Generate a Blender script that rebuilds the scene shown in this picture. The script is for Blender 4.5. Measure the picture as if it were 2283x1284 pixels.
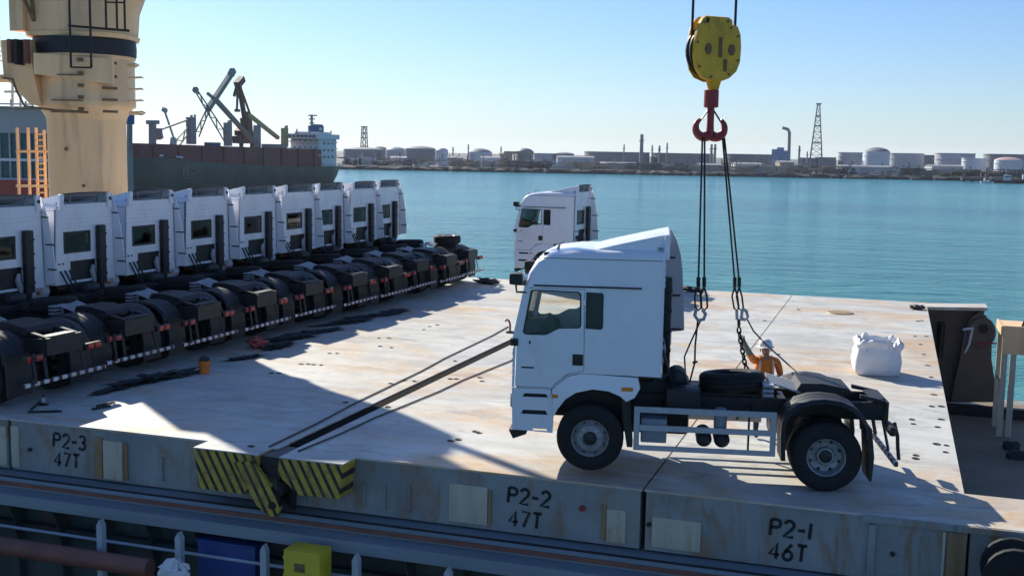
import bpy, bmesh, math, random
import numpy as np
from mathutils import Vector, Matrix
from mathutils.geometry import tessellate_polygon
random.seed(7)
S = bpy.context.scene
for o in list(bpy.data.objects): bpy.data.objects.remove(o)
# ------------------------------------------------------------------ camera
W, HT, F = 2283.0, 1284.0, 2560.0
CAMZ = 5.2
RM = np.array([[0.9484271559655427, 0.05485303067215723, -0.31221318814744464],
               [0.316462654441046, -0.10677623011972466, 0.9425763762292936],
               [0.018366223652111817, -0.9927688460600982, -0.11862841194781974]])
cam = bpy.data.objects.new('camera', bpy.data.cameras.new('camera'))
S.collection.objects.link(cam)
m = Matrix.Identity(4)
for r in range(3):
    m[r][0] = RM[r, 0]; m[r][1] = -RM[r, 1]; m[r][2] = -RM[r, 2]
m[2][3] = CAMZ
cam.matrix_world = m
cam.data.sensor_width = 36.0; cam.data.lens = F / W * 36.0
cam.data.clip_start = 0.1; cam.data.clip_end = 60000
S.camera = cam
# ------------------------------------------------------------------ light
SUN_AZ = math.radians(-39.5)      # direction in which shadows run, from +x
SUN_EL = math.radians(31.0)
S.world = bpy.data.worlds.new('World'); S.world.use_nodes = True
wn = S.world.node_tree; wn.nodes.clear()
wo = wn.nodes.new('ShaderNodeOutputWorld'); bg = wn.nodes.new('ShaderNodeBackground')
sky = wn.nodes.new('ShaderNodeTexSky'); sky.sky_type = 'NISHITA'; sky.sun_disc = False
sky.sun_elevation = SUN_EL
sun_dir = Vector((-math.cos(SUN_AZ) * math.cos(SUN_EL), -math.sin(SUN_AZ) * math.cos(SUN_EL), math.sin(SUN_EL)))
sky.sun_rotation = math.atan2(sun_dir.x, sun_dir.y)
sky.air_density = 1.0; sky.dust_density = 0.35; sky.ozone_density = 4.0; sky.altitude = 0
bg.inputs[1].default_value = 0.066
tint = wn.nodes.new('ShaderNodeMix'); tint.data_type = 'RGBA'; tint.blend_type = 'MULTIPLY'; tint.inputs[0].default_value = 1.0
tint.inputs[7].default_value = (0.90, 1.08, 1.38, 1)      # even cool white balance of the whole sky
wn.links.new(sky.outputs[0], tint.inputs[6])
# pale humid air low over the whole horizon, the same all round
tcw = wn.nodes.new('ShaderNodeTexCoord'); sx = wn.nodes.new('ShaderNodeSeparateXYZ'); wn.links.new(tcw.outputs['Generated'], sx.inputs[0])
def wmath(op, a, b=None):
    n_ = wn.nodes.new('ShaderNodeMath'); n_.operation = op
    for i_, v_ in ((0, a), (1, b)):
        if v_ is None: continue
        if isinstance(v_, (int, float)): n_.inputs[i_].default_value = v_
        else: wn.links.new(v_, n_.inputs[i_])
    return n_.outputs[0]
fac = wmath('MULTIPLY', wmath('POWER', 2.718, wmath('MULTIPLY', wmath('MAXIMUM', sx.outputs['Z'], 0.0), -24.0)), 0.55)
hz = wn.nodes.new('ShaderNodeMix'); hz.data_type = 'RGBA'; wn.links.new(fac, hz.inputs[0]); wn.links.new(tint.outputs[2], hz.inputs[6]); hz.inputs[7].default_value = (8.1, 9.6, 10.6, 1)
wn.links.new(hz.outputs[2], bg.inputs[0]); wn.links.new(bg.outputs[0], wo.inputs[0])
sun = bpy.data.objects.new('sun', bpy.data.lights.new('sun', 'SUN'))
S.collection.objects.link(sun)
sun.data.energy = 5.0; sun.data.angle = math.radians(0.53); sun.data.color = (1.0, 0.945, 0.815)
sun.rotation_euler = sun_dir.to_track_quat('Z', 'Y').to_euler()
S.view_settings.view_transform = 'Standard'; S.view_settings.look = 'None'
S.view_settings.exposure = 0.55; S.view_settings.gamma = 1.0; S.view_settings.use_curve_mapping = False
SEA = -12.8

# ------------------------------------------------------------------ helpers
def ray(px, py):
    return RM @ np.array([px - W / 2, py - HT / 2, F])
def at(px, py, depth):            # point at a given distance along the view axis
    r = ray(px, py); return Vector(r * (depth / F)) + Vector((0, 0, CAMZ))
def on_z(px, py, z=0.0):          # where that line of sight meets a level
    r = ray(px, py); return Vector(r * ((z - CAMZ) / r[2])) + Vector((0, 0, CAMZ))
def on_y(px, py, y):
    r = ray(px, py); return Vector(r * (y / r[1])) + Vector((0, 0, CAMZ))

class MB:
    def __init__(s): s.v = []; s.f = []
    def add(s, vs, fs):
        b = len(s.v); s.v += [tuple(p) for p in vs]; s.f += [tuple(i + b for i in f) for f in fs]; return s
    def box(s, x0, x1, y0, y1, z0, z1, bev=0.0):
        if bev > 0:
            bm = bmesh.new(); bmesh.ops.create_cube(bm, size=1)
            for v in bm.verts:
                v.co = Vector(((x0 + x1) / 2 + v.co.x * (x1 - x0), (y0 + y1) / 2 + v.co.y * (y1 - y0), (z0 + z1) / 2 + v.co.z * (z1 - z0)))
            bmesh.ops.bevel(bm, geom=bm.edges[:], offset=bev, segments=2, affect='EDGES', profile=0.6)
            bm.verts.index_update()
            s.add([v.co.copy() for v in bm.verts], [[v.index for v in f.verts] for f in bm.faces]); bm.free(); return s
        vs = [(x, y, z) for x in (x0, x1) for y in (y0, y1) for z in (z0, z1)]
        return s.add(vs, [(0, 1, 3, 2), (4, 6, 7, 5), (0, 4, 5, 1), (2, 3, 7, 6), (0, 2, 6, 4), (1, 5, 7, 3)])
    def prism(s, poly, a0, a1, ax='y', taper=None):
        # polygon given in the other two axes (x,z for y; x,y for z; y,z for x)
        def mk(p, a):
            return {'y': (p[0], a, p[1]), 'z': (p[0], p[1], a), 'x': (a, p[0], p[1])}[ax]
        n = len(poly)
        vs = [mk(p, a0) for p in poly] + [mk(p, a1) for p in (taper or poly)]
        return s.add(vs, [tuple(range(n))[::-1], tuple(range(n, 2 * n))] + [(i, (i + 1) % n, n + (i + 1) % n, n + i) for i in range(n)])
    def plate(s, outer, holes, a0, a1, ax='y'):
        loops = [outer] + list(holes)
        def mk(p, a):
            return {'y': (p[0], a, p[1]), 'z': (p[0], p[1], a), 'x': (a, p[0], p[1])}[ax]
        flat = [p for l in loops for p in l]; n = len(flat)
        tris = tessellate_polygon([[Vector((p[0], p[1], 0)) for p in l] for l in loops])
        vs = [mk(p, a0) for p in flat] + [mk(p, a1) for p in flat]
        fs = [tuple(t) for t in tris] + [tuple(i + n for i in t)[::-1] for t in tris]
        b = 0
        for l in loops:
            k = len(l)
            fs += [(b + i, b + (i + 1) % k, n + b + (i + 1) % k, n + b + i) for i in range(k)]; b += k
        return s.add(vs, fs)
    def bar(s, a, b, w, h=None, up=(0, 0, 1)):
        a = Vector(a); b = Vector(b); h = h or w; d = (b - a).normalized(); u = Vector(up)
        if abs(d.dot(u)) > 0.98: u = Vector((1, 0, 0))
        r = d.cross(u).normalized(); u = r.cross(d)
        vs = [p + r * sx * w / 2 + u * sy * h / 2 for p in (a, b) for sx, sy in ((-1, -1), (1, -1), (1, 1), (-1, 1))]
        return s.add(vs, [(3, 2, 1, 0), (4, 5, 6, 7)] + [(i, (i + 1) % 4, 4 + (i + 1) % 4, 4 + i) for i in range(4)])
    def tube(s, pts, r, n=8, caps=True):
        pts = [Vector(p) for p in pts]; rs = r if isinstance(r, (list, tuple)) else [r] * len(pts)
        ref = None; rings = []
        for i, p in enumerate(pts):
            d = (pts[min(i + 1, len(pts) - 1)] - pts[max(i - 1, 0)]).normalized()
            if ref is None: ref = Vector((0, 0, 1)) if abs(d.z) < 0.9 else Vector((1, 0, 0))
            a = d.cross(ref).normalized(); b = a.cross(d); ref = b
            rings.append([p + (a * math.cos(2 * math.pi * k / n) + b * math.sin(2 * math.pi * k / n)) * rs[i] for k in range(n)])
        vs = [v for g in rings for v in g]
        fs = [(i * n + k, i * n + (k + 1) % n, (i + 1) * n + (k + 1) % n, (i + 1) * n + k) for i in range(len(pts) - 1) for k in range(n)]
        if caps: fs += [tuple(range(n))[::-1], tuple((len(pts) - 1) * n + k for k in range(n))]
        return s.add(vs, fs)
    def lathe(s, prof, c=(0, 0, 0), ax='z', n=24, a0=0.0, a1=2 * math.pi, sx=1.0, caps=True):
        full = abs(a1 - a0 - 2 * math.pi) < 1e-6; k = n if full else n + 1
        vs = []
        for r, h in prof:
            for i in range(k):
                t = a0 + (a1 - a0) * i / n; u, w = r * math.cos(t) * sx, r * math.sin(t)
                vs.append({'z': (c[0] + u, c[1] + w, c[2] + h), 'y': (c[0] + u, c[1] + h, c[2] + w), 'x': (c[0] + h, c[1] + u, c[2] + w)}[ax])
        fs = []
        for j in range(len(prof) - 1):
            for i in range(n):
                a = j * k + i; b = j * k + (i + 1) % k
                fs.append((a, b, b + k, a + k))
        if full and caps:
            if prof[0][0] > 1e-4: fs.append(tuple(range(k))[::-1])
            if prof[-1][0] > 1e-4: fs.append(tuple((len(prof) - 1) * k + i for i in range(k)))
        return s.add(vs, fs)
    def loft(s, rings, closed=False, caps=False):
        n = len(rings[0]); vs = [p for r in rings for p in r]; m_ = n if closed else n - 1
        fs = [(j * n + i, j * n + (i + 1) % n, (j + 1) * n + (i + 1) % n, (j + 1) * n + i) for j in range(len(rings) - 1) for i in range(m_)]
        if caps: fs += [tuple(range(n))[::-1], tuple((len(rings) - 1) * n + i for i in range(n))]
        return s.add(vs, fs)
    def ball(s, c, r, n=10):
        r = r if isinstance(r, (tuple, list)) else (r, r, r)
        prof = [(max(1e-5, math.sin(math.pi * i / n)), -math.cos(math.pi * i / n)) for i in range(n + 1)]
        b = len(s.v); s.lathe(prof, n=2 * n)
        for i in range(b, len(s.v)):
            v = s.v[i]; s.v[i] = (c[0] + v[0] * r[0], c[1] + v[1] * r[1], c[2] + v[2] * r[2])
        return s
    def ribbon(s, pts, w, y, th=0.004):
        # flat stroke in the x,z plane at depth y (facing -y)
        n = len(pts); L = []; Rr = []
        for i, p in enumerate(pts):
            a = Vector(pts[max(i - 1, 0)]); b = Vector(pts[min(i + 1, n - 1)]); d = (b - a).normalized(); q = Vector((-d.y, d.x))
            L.append(Vector(p) + q * w / 2); Rr.append(Vector(p) - q * w / 2)
        return s.loft([[(l.x, y, l.y), (r.x, y, r.y), (r.x, y + th, r.y), (l.x, y + th, l.y)] for l, r in zip(L, Rr)], True, True)
    def mesh(s, name, smooth=35):
        bm = bmesh.new(); vs = [bm.verts.new(v) for v in s.v]
        for f in s.f:
            if len(set(f)) > 2:
                try: bm.faces.new([vs[i] for i in f])
                except ValueError: pass
        bmesh.ops.remove_doubles(bm, verts=bm.verts[:], dist=1e-5)
        bmesh.ops.recalc_face_normals(bm, faces=bm.faces[:])
        me = bpy.data.meshes.new(name); bm.to_mesh(me); bm.free()
        if smooth:
            me.shade_smooth(); me.set_sharp_from_angle(angle=math.radians(smooth))
        return me
    def build(s, name, mat, parent=None, smooth=35, loc=None):
        me = s.mesh(name, smooth); me.materials.append(mat); return link(name, me, parent, loc)

def link(name, me, parent=None, loc=None):
    o = bpy.data.objects.new(name, me); S.collection.objects.link(o)
    if parent: o.parent = parent
    if loc: o.location = loc
    return o
def thing(name, label, cat, group=None, loc=(0, 0, 0), rz=0.0):
    o = bpy.data.objects.new(name, None); S.collection.objects.link(o)
    o.location = loc; o.rotation_euler = (0, 0, rz); o.empty_display_size = 0.2
    return tag(o, label, cat, group)
def tag(o, label=None, cat=None, group=None, kind=None):
    if label: o['label'] = label
    if cat: o['category'] = cat
    if group: o['group'] = group
    if kind: o['kind'] = kind
    return o
def children(o): return [c for c in bpy.data.objects if c.parent == o]
def copy_tree(o, parent=None):
    c = o.copy(); S.collection.objects.link(c); c.parent = parent
    for ch in children(o): copy_tree(ch, c)
    return c

# ------------------------------------------------------------------ materials
def srgb(r, g, b):
    f = lambda c: (c / 255 / 12.92) if c / 255 <= 0.04045 else ((c / 255 + 0.055) / 1.055) ** 2.4
    return (f(r), f(g), f(b))
class N:
    def __init__(s, name):
        s.m = bpy.data.materials.new(name); s.m.use_nodes = True; s.t = s.m.node_tree; s.p = s.t.nodes['Principled BSDF']
        s.co = None
    def node(s, ty, **kw):
        n = s.t.nodes.new(ty)
        for k, v in kw.items():
            if k in n.inputs.keys(): n.inputs[k].default_value = v
            else: setattr(n, k, v)
        return n
    def l(s, a, b): s.t.links.new(a, b)
    def coords(s, scale=(1, 1, 1), kind='Object'):
        c = s.node('ShaderNodeTexCoord'); mp = s.node('ShaderNodeMapping'); mp.inputs['Scale'].default_value = scale
        s.l(c.outputs[kind], mp.inputs[0]); return mp.outputs[0]
    def noise(s, scale, detail=4, rough=0.55, vscale=(1, 1, 1), kind='Object', dist=0.0):
        n = s.node('ShaderNodeTexNoise', Scale=scale, Detail=detail, Roughness=rough, Distortion=dist)
        s.l(s.coords(vscale, kind), n.inputs['Vector']); return n.outputs[0]
    def ramp(s, fac, stops):
        r = s.node('ShaderNodeValToRGB'); e = r.color_ramp.elements
        while len(e) < len(stops): e.new(0.5)
        for i, (p, c) in enumerate(stops):
            e[i].position = p; e[i].color = (*c, 1) if isinstance(c, (tuple, list)) else (c, c, c, 1)
        s.l(fac, r.inputs[0]); return r.outputs[0]
    def mix(s, fac, a, b, mode='MIX'):
        x = s.node('ShaderNodeMix', data_type='RGBA', blend_type=mode)
        for i, v in ((0, fac), (6, a), (7, b)):
            if hasattr(v, 'default_value') or hasattr(v, 'is_linked'): s.l(v, x.inputs[i])
            else: x.inputs[i].default_value = v if i == 0 else (*v, 1)
        return x.outputs[2]
    def bump(s, h, strength=0.3, dist=0.02):
        b = s.node('ShaderNodeBump', Strength=strength, Distance=dist); s.l(h, b.inputs['Height']); s.l(b.outputs[0], s.p.inputs['Normal'])
def plain(name, col, rough=0.5, metal=0.0, var=0.15, scale=3.0, coat=0.0, dirt=None, dirt_amt=0.5, vscale=(1, 1, 1), bump=0.0, bscale=40):
    n = N(name); p = n.p; p.inputs['Roughness'].default_value = rough; p.inputs['Metallic'].default_value = metal
    if coat: p.inputs['Coat Weight'].default_value = coat; p.inputs['Coat Roughness'].default_value = 0.08
    lo = tuple(c * (1 - var) for c in col); hi = tuple(min(1, c * (1 + var * 0.6)) for c in col)
    c = n.ramp(n.noise(scale, 5, 0.6, vscale), [(0.3, lo), (0.7, hi)])
    if dirt:
        k = n.ramp(n.noise(scale * 0.7, 8, 0.68, vscale, dist=0.4), [(0.56, 0.0), (0.72, dirt_amt)])
        c = n.mix(k, c, dirt)
    n.l(c, p.inputs['Base Color'])
    r = n.ramp(n.noise(scale * 2.3, 4, 0.6), [(0.3, max(0.02, rough - 0.1)), (0.7, min(1, rough + 0.12))])
    n.l(r, p.inputs['Roughness'])
    if bump: n.bump(n.noise(bscale, 4, 0.6), bump, 0.01)
    return n.m
M = {}
M['white'] = plain('white_paint', (0.82, 0.82, 0.86), 0.32, var=0.03, scale=1.2, coat=0.4, dirt=(0.46, 0.44, 0.41), dirt_amt=0.38, vscale=(1.6, 1.6, 0.5))
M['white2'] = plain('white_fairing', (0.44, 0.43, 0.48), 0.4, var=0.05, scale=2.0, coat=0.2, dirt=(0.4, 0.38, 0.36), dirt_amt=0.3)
M['rubber'] = plain('tyre_rubber', (0.013, 0.013, 0.014), 0.8, var=0.3, scale=9, bump=0.25, bscale=60)
M['seal'] = plain('gap_rubber', (0.010, 0.009, 0.009), 0.95, var=0.3, scale=5); M['seal'].node_tree.nodes['Principled BSDF'].inputs['Specular IOR Level'].default_value = 0.05
M['black'] = plain('black_plastic', (0.018, 0.018, 0.02), 0.55, var=0.3, scale=5)
M['chassis'] = plain('chassis_black', (0.014, 0.014, 0.016), 0.55, var=0.35, scale=6, dirt=(0.05, 0.04, 0.032), dirt_amt=0.35)
M['rim'] = plain('wheel_rim', (0.33, 0.33, 0.34), 0.45, metal=0.4, var=0.2, scale=9, dirt=(0.1, 0.08, 0.06), dirt_amt=0.5)
M['guard'] = plain('guard_grey', (0.42, 0.43, 0.46), 0.45, var=0.1, scale=6, dirt=(0.2, 0.18, 0.16), dirt_amt=0.3)
M['boxgrey'] = plain('box_grey', (0.22, 0.25, 0.29), 0.5, var=0.15, scale=5)
M['amber'] = plain('amber_lens', (0.75, 0.22, 0.02), 0.25)
M['redlens'] = plain('red_lens', (0.42, 0.02, 0.025), 0.25)
M['fabric'] = plain('seat_fabric', (0.05, 0.05, 0.055), 0.9, var=0.3, scale=14)
M['red'] = plain('red_paint', (0.35, 0.035, 0.03), 0.5, var=0.25, scale=7, dirt=(0.08, 0.03, 0.025), dirt_amt=0.6)
M['steel'] = plain('dark_steel', (0.035, 0.033, 0.032), 0.5, metal=0.5, var=0.4, scale=20)
def glass_mat():
    n = N('cab_glass'); p = n.p; n.t.nodes.remove(p)
    tr = n.node('ShaderNodeBsdfTransparent'); tr.inputs[0].default_value = (0.96, 0.975, 0.97, 1)
    gl = n.node('ShaderNodeBsdfGlossy'); gl.inputs['Roughness'].default_value = 0.03
    fr = n.node('ShaderNodeFresnel'); fr.inputs[0].default_value = 1.45
    mx = n.node('ShaderNodeMixShader'); n.l(fr.outputs[0], mx.inputs[0]); n.l(tr.outputs[0], mx.inputs[1]); n.l(gl.outputs[0], mx.inputs[2])
    n.l(mx.outputs[0], n.t.nodes['Material Output'].inputs[0]); return n.m
M['glass'] = glass_mat()
M['tint'] = plain('tinted_glass', (0.02, 0.025, 0.03), 0.08, var=0.2, scale=2)
def stripes(name, ca, cb, freq, direction, duty=0.5, wear=0.3):
    n = N(name); n.p.inputs['Roughness'].default_value = 0.5
    c = n.node('ShaderNodeTexCoord'); d = n.node('ShaderNodeVectorMath', operation='DOT_PRODUCT'); d.inputs[1].default_value = direction
    n.l(c.outputs['Object'], d.inputs[0])
    mu = n.node('ShaderNodeMath', operation='MULTIPLY'); mu.inputs[1].default_value = freq; n.l(d.outputs['Value'], mu.inputs[0])
    fr = n.node('ShaderNodeMath', operation='FRACT'); n.l(mu.outputs[0], fr.inputs[0])
    gt = n.node('ShaderNodeMath', operation='GREATER_THAN'); gt.inputs[1].default_value = duty; n.l(fr.outputs[0], gt.inputs[0])
    col = n.mix(gt.outputs[0], ca, cb)
    k = n.ramp(n.noise(4, 9, 0.75, dist=0.5), [(0.46, 0.0), (0.66, wear)])
    n.l(n.mix(k, col, (0.16, 0.09, 0.05)), n.p.inputs['Base Color']); return n.m
M['bartape'] = stripes('reflective_tape', (0.70, 0.70, 0.72), (0.06, 0.012, 0.014), 3.9, (0, 1, 0), 0.55, 0.5)
M['hazard'] = stripes('hazard_stripes', (0.50, 0.37, 0.05), (0.016, 0.016, 0.016), 6.4, (0.88, 0, 0.47), 0.6, 0.85)
def deck_mat():
    n = N('hatch_deck_paint'); p = n.p
    base = n.ramp(n.noise(0.35, 8, 0.65), [(0.3, (0.41, 0.405, 0.375)), (0.5, (0.54, 0.53, 0.485)), (0.72, (0.62, 0.615, 0.57))])
    rust = n.ramp(n.noise(0.20, 11, 0.70, (0.7, 1.2, 1), dist=1.0), [(0.47, 0.0), (0.54, 0.35), (0.63, 0.95)])
    c = n.mix(rust, base, (0.54, 0.345, 0.17))
    pale = n.ramp(n.noise(0.7, 10, 0.72, (0.7, 1.3, 1), dist=1.4), [(0.53, 0.0), (0.66, 0.6)])
    c = n.mix(pale, c, (0.66, 0.66, 0.64))
    scuff = n.ramp(n.noise(1.1, 10, 0.74, (0.55, 1.25, 1), dist=1.6), [(0.52, 0.0), (0.64, 0.7)])
    c = n.mix(scuff, c, (0.31, 0.29, 0.26))
    tr_ = n.node('ShaderNodeTexWave', wave_type='BANDS', bands_direction='Y', Scale=0.16, Distortion=9.0, Detail=3.0); tr_.inputs['Detail Scale'].default_value = 0.35; n.l(n.coords((0.35, 1, 1)), tr_.inputs['Vector'])
    trm = n.ramp(tr_.outputs['Fac'], [(0.90, 0.0), (0.97, 0.16)]); c = n.mix(trm, c, (0.24, 0.225, 0.20))
    grime = n.ramp(n.noise(0.11, 7, 0.62), [(0.50, 0.0), (0.72, 0.4)])
    c = n.mix(grime, c, (0.38, 0.32, 0.25))
    spots = n.ramp(n.noise(5.5, 4, 0.6, (0.7, 1.6, 1)), [(0.68, 0.0), (0.74, 0.75)])
    c = n.mix(spots, c, (0.22, 0.16, 0.11))
    n.l(c, p.inputs['Base Color'])
    n.l(n.ramp(n.noise(1.2, 6, 0.65), [(0.3, 0.40), (0.7, 0.75)]), p.inputs['Roughness'])
    n.bump(n.noise(0.7, 8, 0.64), 0.45, 0.05); return n.m
M['deck'] = deck_mat()
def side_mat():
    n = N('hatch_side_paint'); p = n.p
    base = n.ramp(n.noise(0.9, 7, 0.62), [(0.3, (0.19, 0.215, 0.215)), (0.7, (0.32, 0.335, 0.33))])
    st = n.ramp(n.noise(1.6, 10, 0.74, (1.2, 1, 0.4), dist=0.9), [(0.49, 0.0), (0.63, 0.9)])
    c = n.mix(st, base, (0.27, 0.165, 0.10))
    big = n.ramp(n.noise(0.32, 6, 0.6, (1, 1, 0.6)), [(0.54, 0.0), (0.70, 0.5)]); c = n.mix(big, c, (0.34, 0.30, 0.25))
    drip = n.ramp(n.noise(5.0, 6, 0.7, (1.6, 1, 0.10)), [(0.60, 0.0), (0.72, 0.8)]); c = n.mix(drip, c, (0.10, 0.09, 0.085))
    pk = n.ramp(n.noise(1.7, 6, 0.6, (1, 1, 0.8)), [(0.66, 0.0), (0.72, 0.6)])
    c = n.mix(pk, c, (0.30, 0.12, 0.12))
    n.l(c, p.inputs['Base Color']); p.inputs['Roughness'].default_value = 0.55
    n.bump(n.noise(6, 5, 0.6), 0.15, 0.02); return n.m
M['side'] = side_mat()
M['pad'] = plain('pad_cream', (0.52, 0.47, 0.36), 0.6, var=0.15, scale=2.5, dirt=(0.33, 0.19, 0.09), dirt_amt=0.8, vscale=(2, 1, 0.5))
M['padbrown'] = plain('pad_brown', (0.33, 0.21, 0.10), 0.6, var=0.3, scale=4, vscale=(2, 1, 0.4))
M['ink'] = plain('stencil_black', (0.012, 0.012, 0.014), 0.6, var=0.2, scale=7, dirt=(0.16, 0.17, 0.17), dirt_amt=0.75)
M['coam'] = plain('coaming_grey', (0.20, 0.245, 0.27), 0.5, var=0.18, scale=0.9, dirt=(0.22, 0.10, 0.08), dirt_amt=0.6, vscale=(0.3, 2.5, 2.5))
M['greend'] = plain('green_deck_paint', (0.05, 0.075, 0.07), 0.6, var=0.4, scale=1.1, dirt=(0.12, 0.05, 0.035), dirt_amt=0.6)
M['recess'] = plain('brown_deck_floor', (0.25, 0.19, 0.125), 0.7, var=0.3, scale=0.5, dirt=(0.12, 0.14, 0.14), dirt_amt=0.6)
M['cream'] = plain('crane_cream', (0.88, 0.57, 0.30), 0.5, var=0.12, scale=0.6, dirt=(0.34, 0.19, 0.09), dirt_amt=0.62, vscale=(2.2, 2.2, 0.3))
M['creamdark'] = plain('rust_streak', (0.20, 0.12, 0.06), 0.7, var=0.4, scale=5)
M['yellow'] = plain('block_yellow', (0.78, 0.42, 0.02), 0.5, var=0.25, scale=3, dirt=(0.14, 0.09, 0.02), dirt_amt=0.6)
M['pipe'] = plain('pipe_red_brown', (0.22, 0.085, 0.06), 0.6, var=0.3, scale=2)
M['post'] = plain('post_grey', (0.42, 0.46, 0.50), 0.55, var=0.15, scale=3)
M['blue'] = plain('blue_paint', (0.025, 0.06, 0.22), 0.5, var=0.25, scale=3)
M['boxyellow'] = plain('box_yellow', (0.62, 0.48, 0.03), 0.5, var=0.15, scale=3, dirt=(0.25, 0.17, 0.03), dirt_amt=0.4)
M['orange'] = plain('orange_cloth', (0.72, 0.20, 0.03), 0.8, var=0.2, scale=10)

# ================================================================== large structure
# ---- water
def water_mat():
    n = N('sea_water'); p = n.p
    c = n.ramp(n.noise(0.010, 6, 0.65, (0.5, 1.3, 1), dist=0.6), [(0.33, (0.012, 0.140, 0.180)), (0.5, (0.022, 0.195, 0.220)), (0.68, (0.045, 0.265, 0.265))])
    n.l(c, p.inputs['Base Color']); p.inputs['Roughness'].default_value = 0.16; p.inputs['IOR'].default_value = 1.333
    p.inputs['Specular IOR Level'].default_value = 0.5
    # waves run across the view, so crests read as long thin streaks
    def wave(sc, amp, st):
        c = n.node('ShaderNodeTexCoord'); mp = n.node('ShaderNodeMapping'); mp.inputs['Rotation'].default_value = (0, 0, math.radians(-18)); mp.inputs['Scale'].default_value = (st, 1.0, 1.0)
        n.l(c.outputs['Object'], mp.inputs[0]); q = n.node('ShaderNodeTexNoise', Scale=sc, Detail=5, Roughness=0.6, Distortion=0.5); n.l(mp.outputs[0], q.inputs['Vector'])
        k = n.node('ShaderNodeMath', operation='MULTIPLY'); k.inputs[1].default_value = amp; n.l(q.outputs[0], k.inputs[0]); return k.outputs[0]
    s = n.node('ShaderNodeMath', operation='ADD'); n.l(wave(0.62, 0.75, 0.5), s.inputs[0]); n.l(wave(0.16, 1.9, 0.42), s.inputs[1])
    n.bump(s.outputs[0], 0.9, 1.0); return n.m
M['water'] = water_mat()
w = MB().add([(-5500, -800, SEA), (5500, -800, SEA), (5500, 3500, SEA), (-5500, 3500, SEA)], [(0, 1, 2, 3)]).build('water', M['water'], smooth=0)
tag(w, kind='structure')

# ---- hatch covers (the loading deck)
YN, YF = 17.2, 44.0
def hatch(name, label, x0, x1, pots=(), near_strip=None):
    h = thing(name, label, 'hatch cover', 'steel hatch covers of the ship')
    MB().box(x0, x1, YN, YF, -0.035, 0.0).build('top_plate', M['deck'], h)
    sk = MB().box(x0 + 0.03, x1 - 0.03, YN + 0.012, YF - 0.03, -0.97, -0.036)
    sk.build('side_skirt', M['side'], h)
    return h
def glyph(ch):
    def arc(cx, cy, rx, ry, a0, a1, n=9):
        return [(cx + rx * math.cos(math.radians(a0 + (a1 - a0) * i / n)), cy + ry * math.sin(math.radians(a0 + (a1 - a0) * i / n))) for i in range(n + 1)]
    return {'P': [[(0, 0), (0, 1)], [(0, 1), (0.3, 1)] + arc(0.3, 0.76, 0.26, 0.24, 80, -80) + [(0.3, 0.52), (0, 0.52)]],
            '2': [arc(0.28, 0.72, 0.27, 0.28, 165, -35) + [(0, 0.0), (0.58, 0.0)]],
            '-': [[(0.0, 0.48), (0.42, 0.48)]],
            '3': [arc(0.26, 0.76, 0.26, 0.24, 150, -85), arc(0.26, 0.27, 0.29, 0.27, 85, -150)],
            '1': [[(0.1, 0), (0.1, 1)]],
            '4': [[(0.40, 0), (0.40, 1), (0, 0.28), (0.58, 0.28)]],
            '7': [[(0, 1), (0.52, 1), (0.2, 0)]],
            'T': [[(0, 1), (0.56, 1)], [(0.28, 1), (0.28, 0)]],
            '6': [[(0.46, 1.0), (0.12, 0.52)] + arc(0.28, 0.28, 0.26, 0.28, 150, -210, 14)]}[ch]
def stencil(parent, txt, x, z, h, y):
    b = MB()
    for ch in txt:
        adv = {'-': 0.62, '1': 0.4}.get(ch, 0.80)
        for st in glyph(ch): b.ribbon([(x + (px + 0.07 * py) * h, z + py * h) for px, py in st], 0.20 * h, y)
        x += adv * h
    o = b.build('stencil_' + ('number' if txt[0] == 'P' else 'load'), M['ink'], parent, smooth=0)
    o['label'] = 'black stencilled lettering ' + txt; return o
h4 = hatch('hatch_cover', 'grey hatch cover under the tractor trucks, left of the panel stencilled P2-3', -26.0, -15.69)
h3 = hatch('hatch_cover', 'pale steel hatch cover stencilled P2-3 47T, left of the black and yellow hinge', -15.66, -9.93)
h2 = hatch('hatch_cover', 'pale steel hatch cover stencilled P2-2 47T, right of the black and yellow hinge', -9.63, -3.49)
h1 = hatch('hatch_cover', 'pale steel hatch cover stencilled P2-1 46T, with the white bulk bag', -3.46, 1.28)
YS = YN + 0.004
stencil(h3, 'P2-3', -14.67, -0.44, 0.255, YS); stencil(h3, '47T', -14.66, -0.80, 0.255, YS)
stencil(h2, 'P2-2', -5.70, -0.47, 0.25, YS); stencil(h2, '47T', -5.68, -0.85, 0.25, YS)
stencil(h1, 'P2-1', -1.52, -0.49, 0.25, YS); stencil(h1, '46T', -1.52, -0.85, 0.25, YS)
# edge strip of the last cover that runs on to the right
MB().box(1.281, 9.0, YN, 18.86, -0.035, 0.0).build('edge_strip', M['deck'], h1)
MB().box(1.285, 9.0, YN + 0.012, 18.83, -0.97, -0.036).build('edge_strip_skirt', M['side'], h1)
MB().box(-0.2, 9.0, YN - 0.05, YN + 0.001, -0.10, -0.006).build('edge_lip', M['side'], h1)
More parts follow.
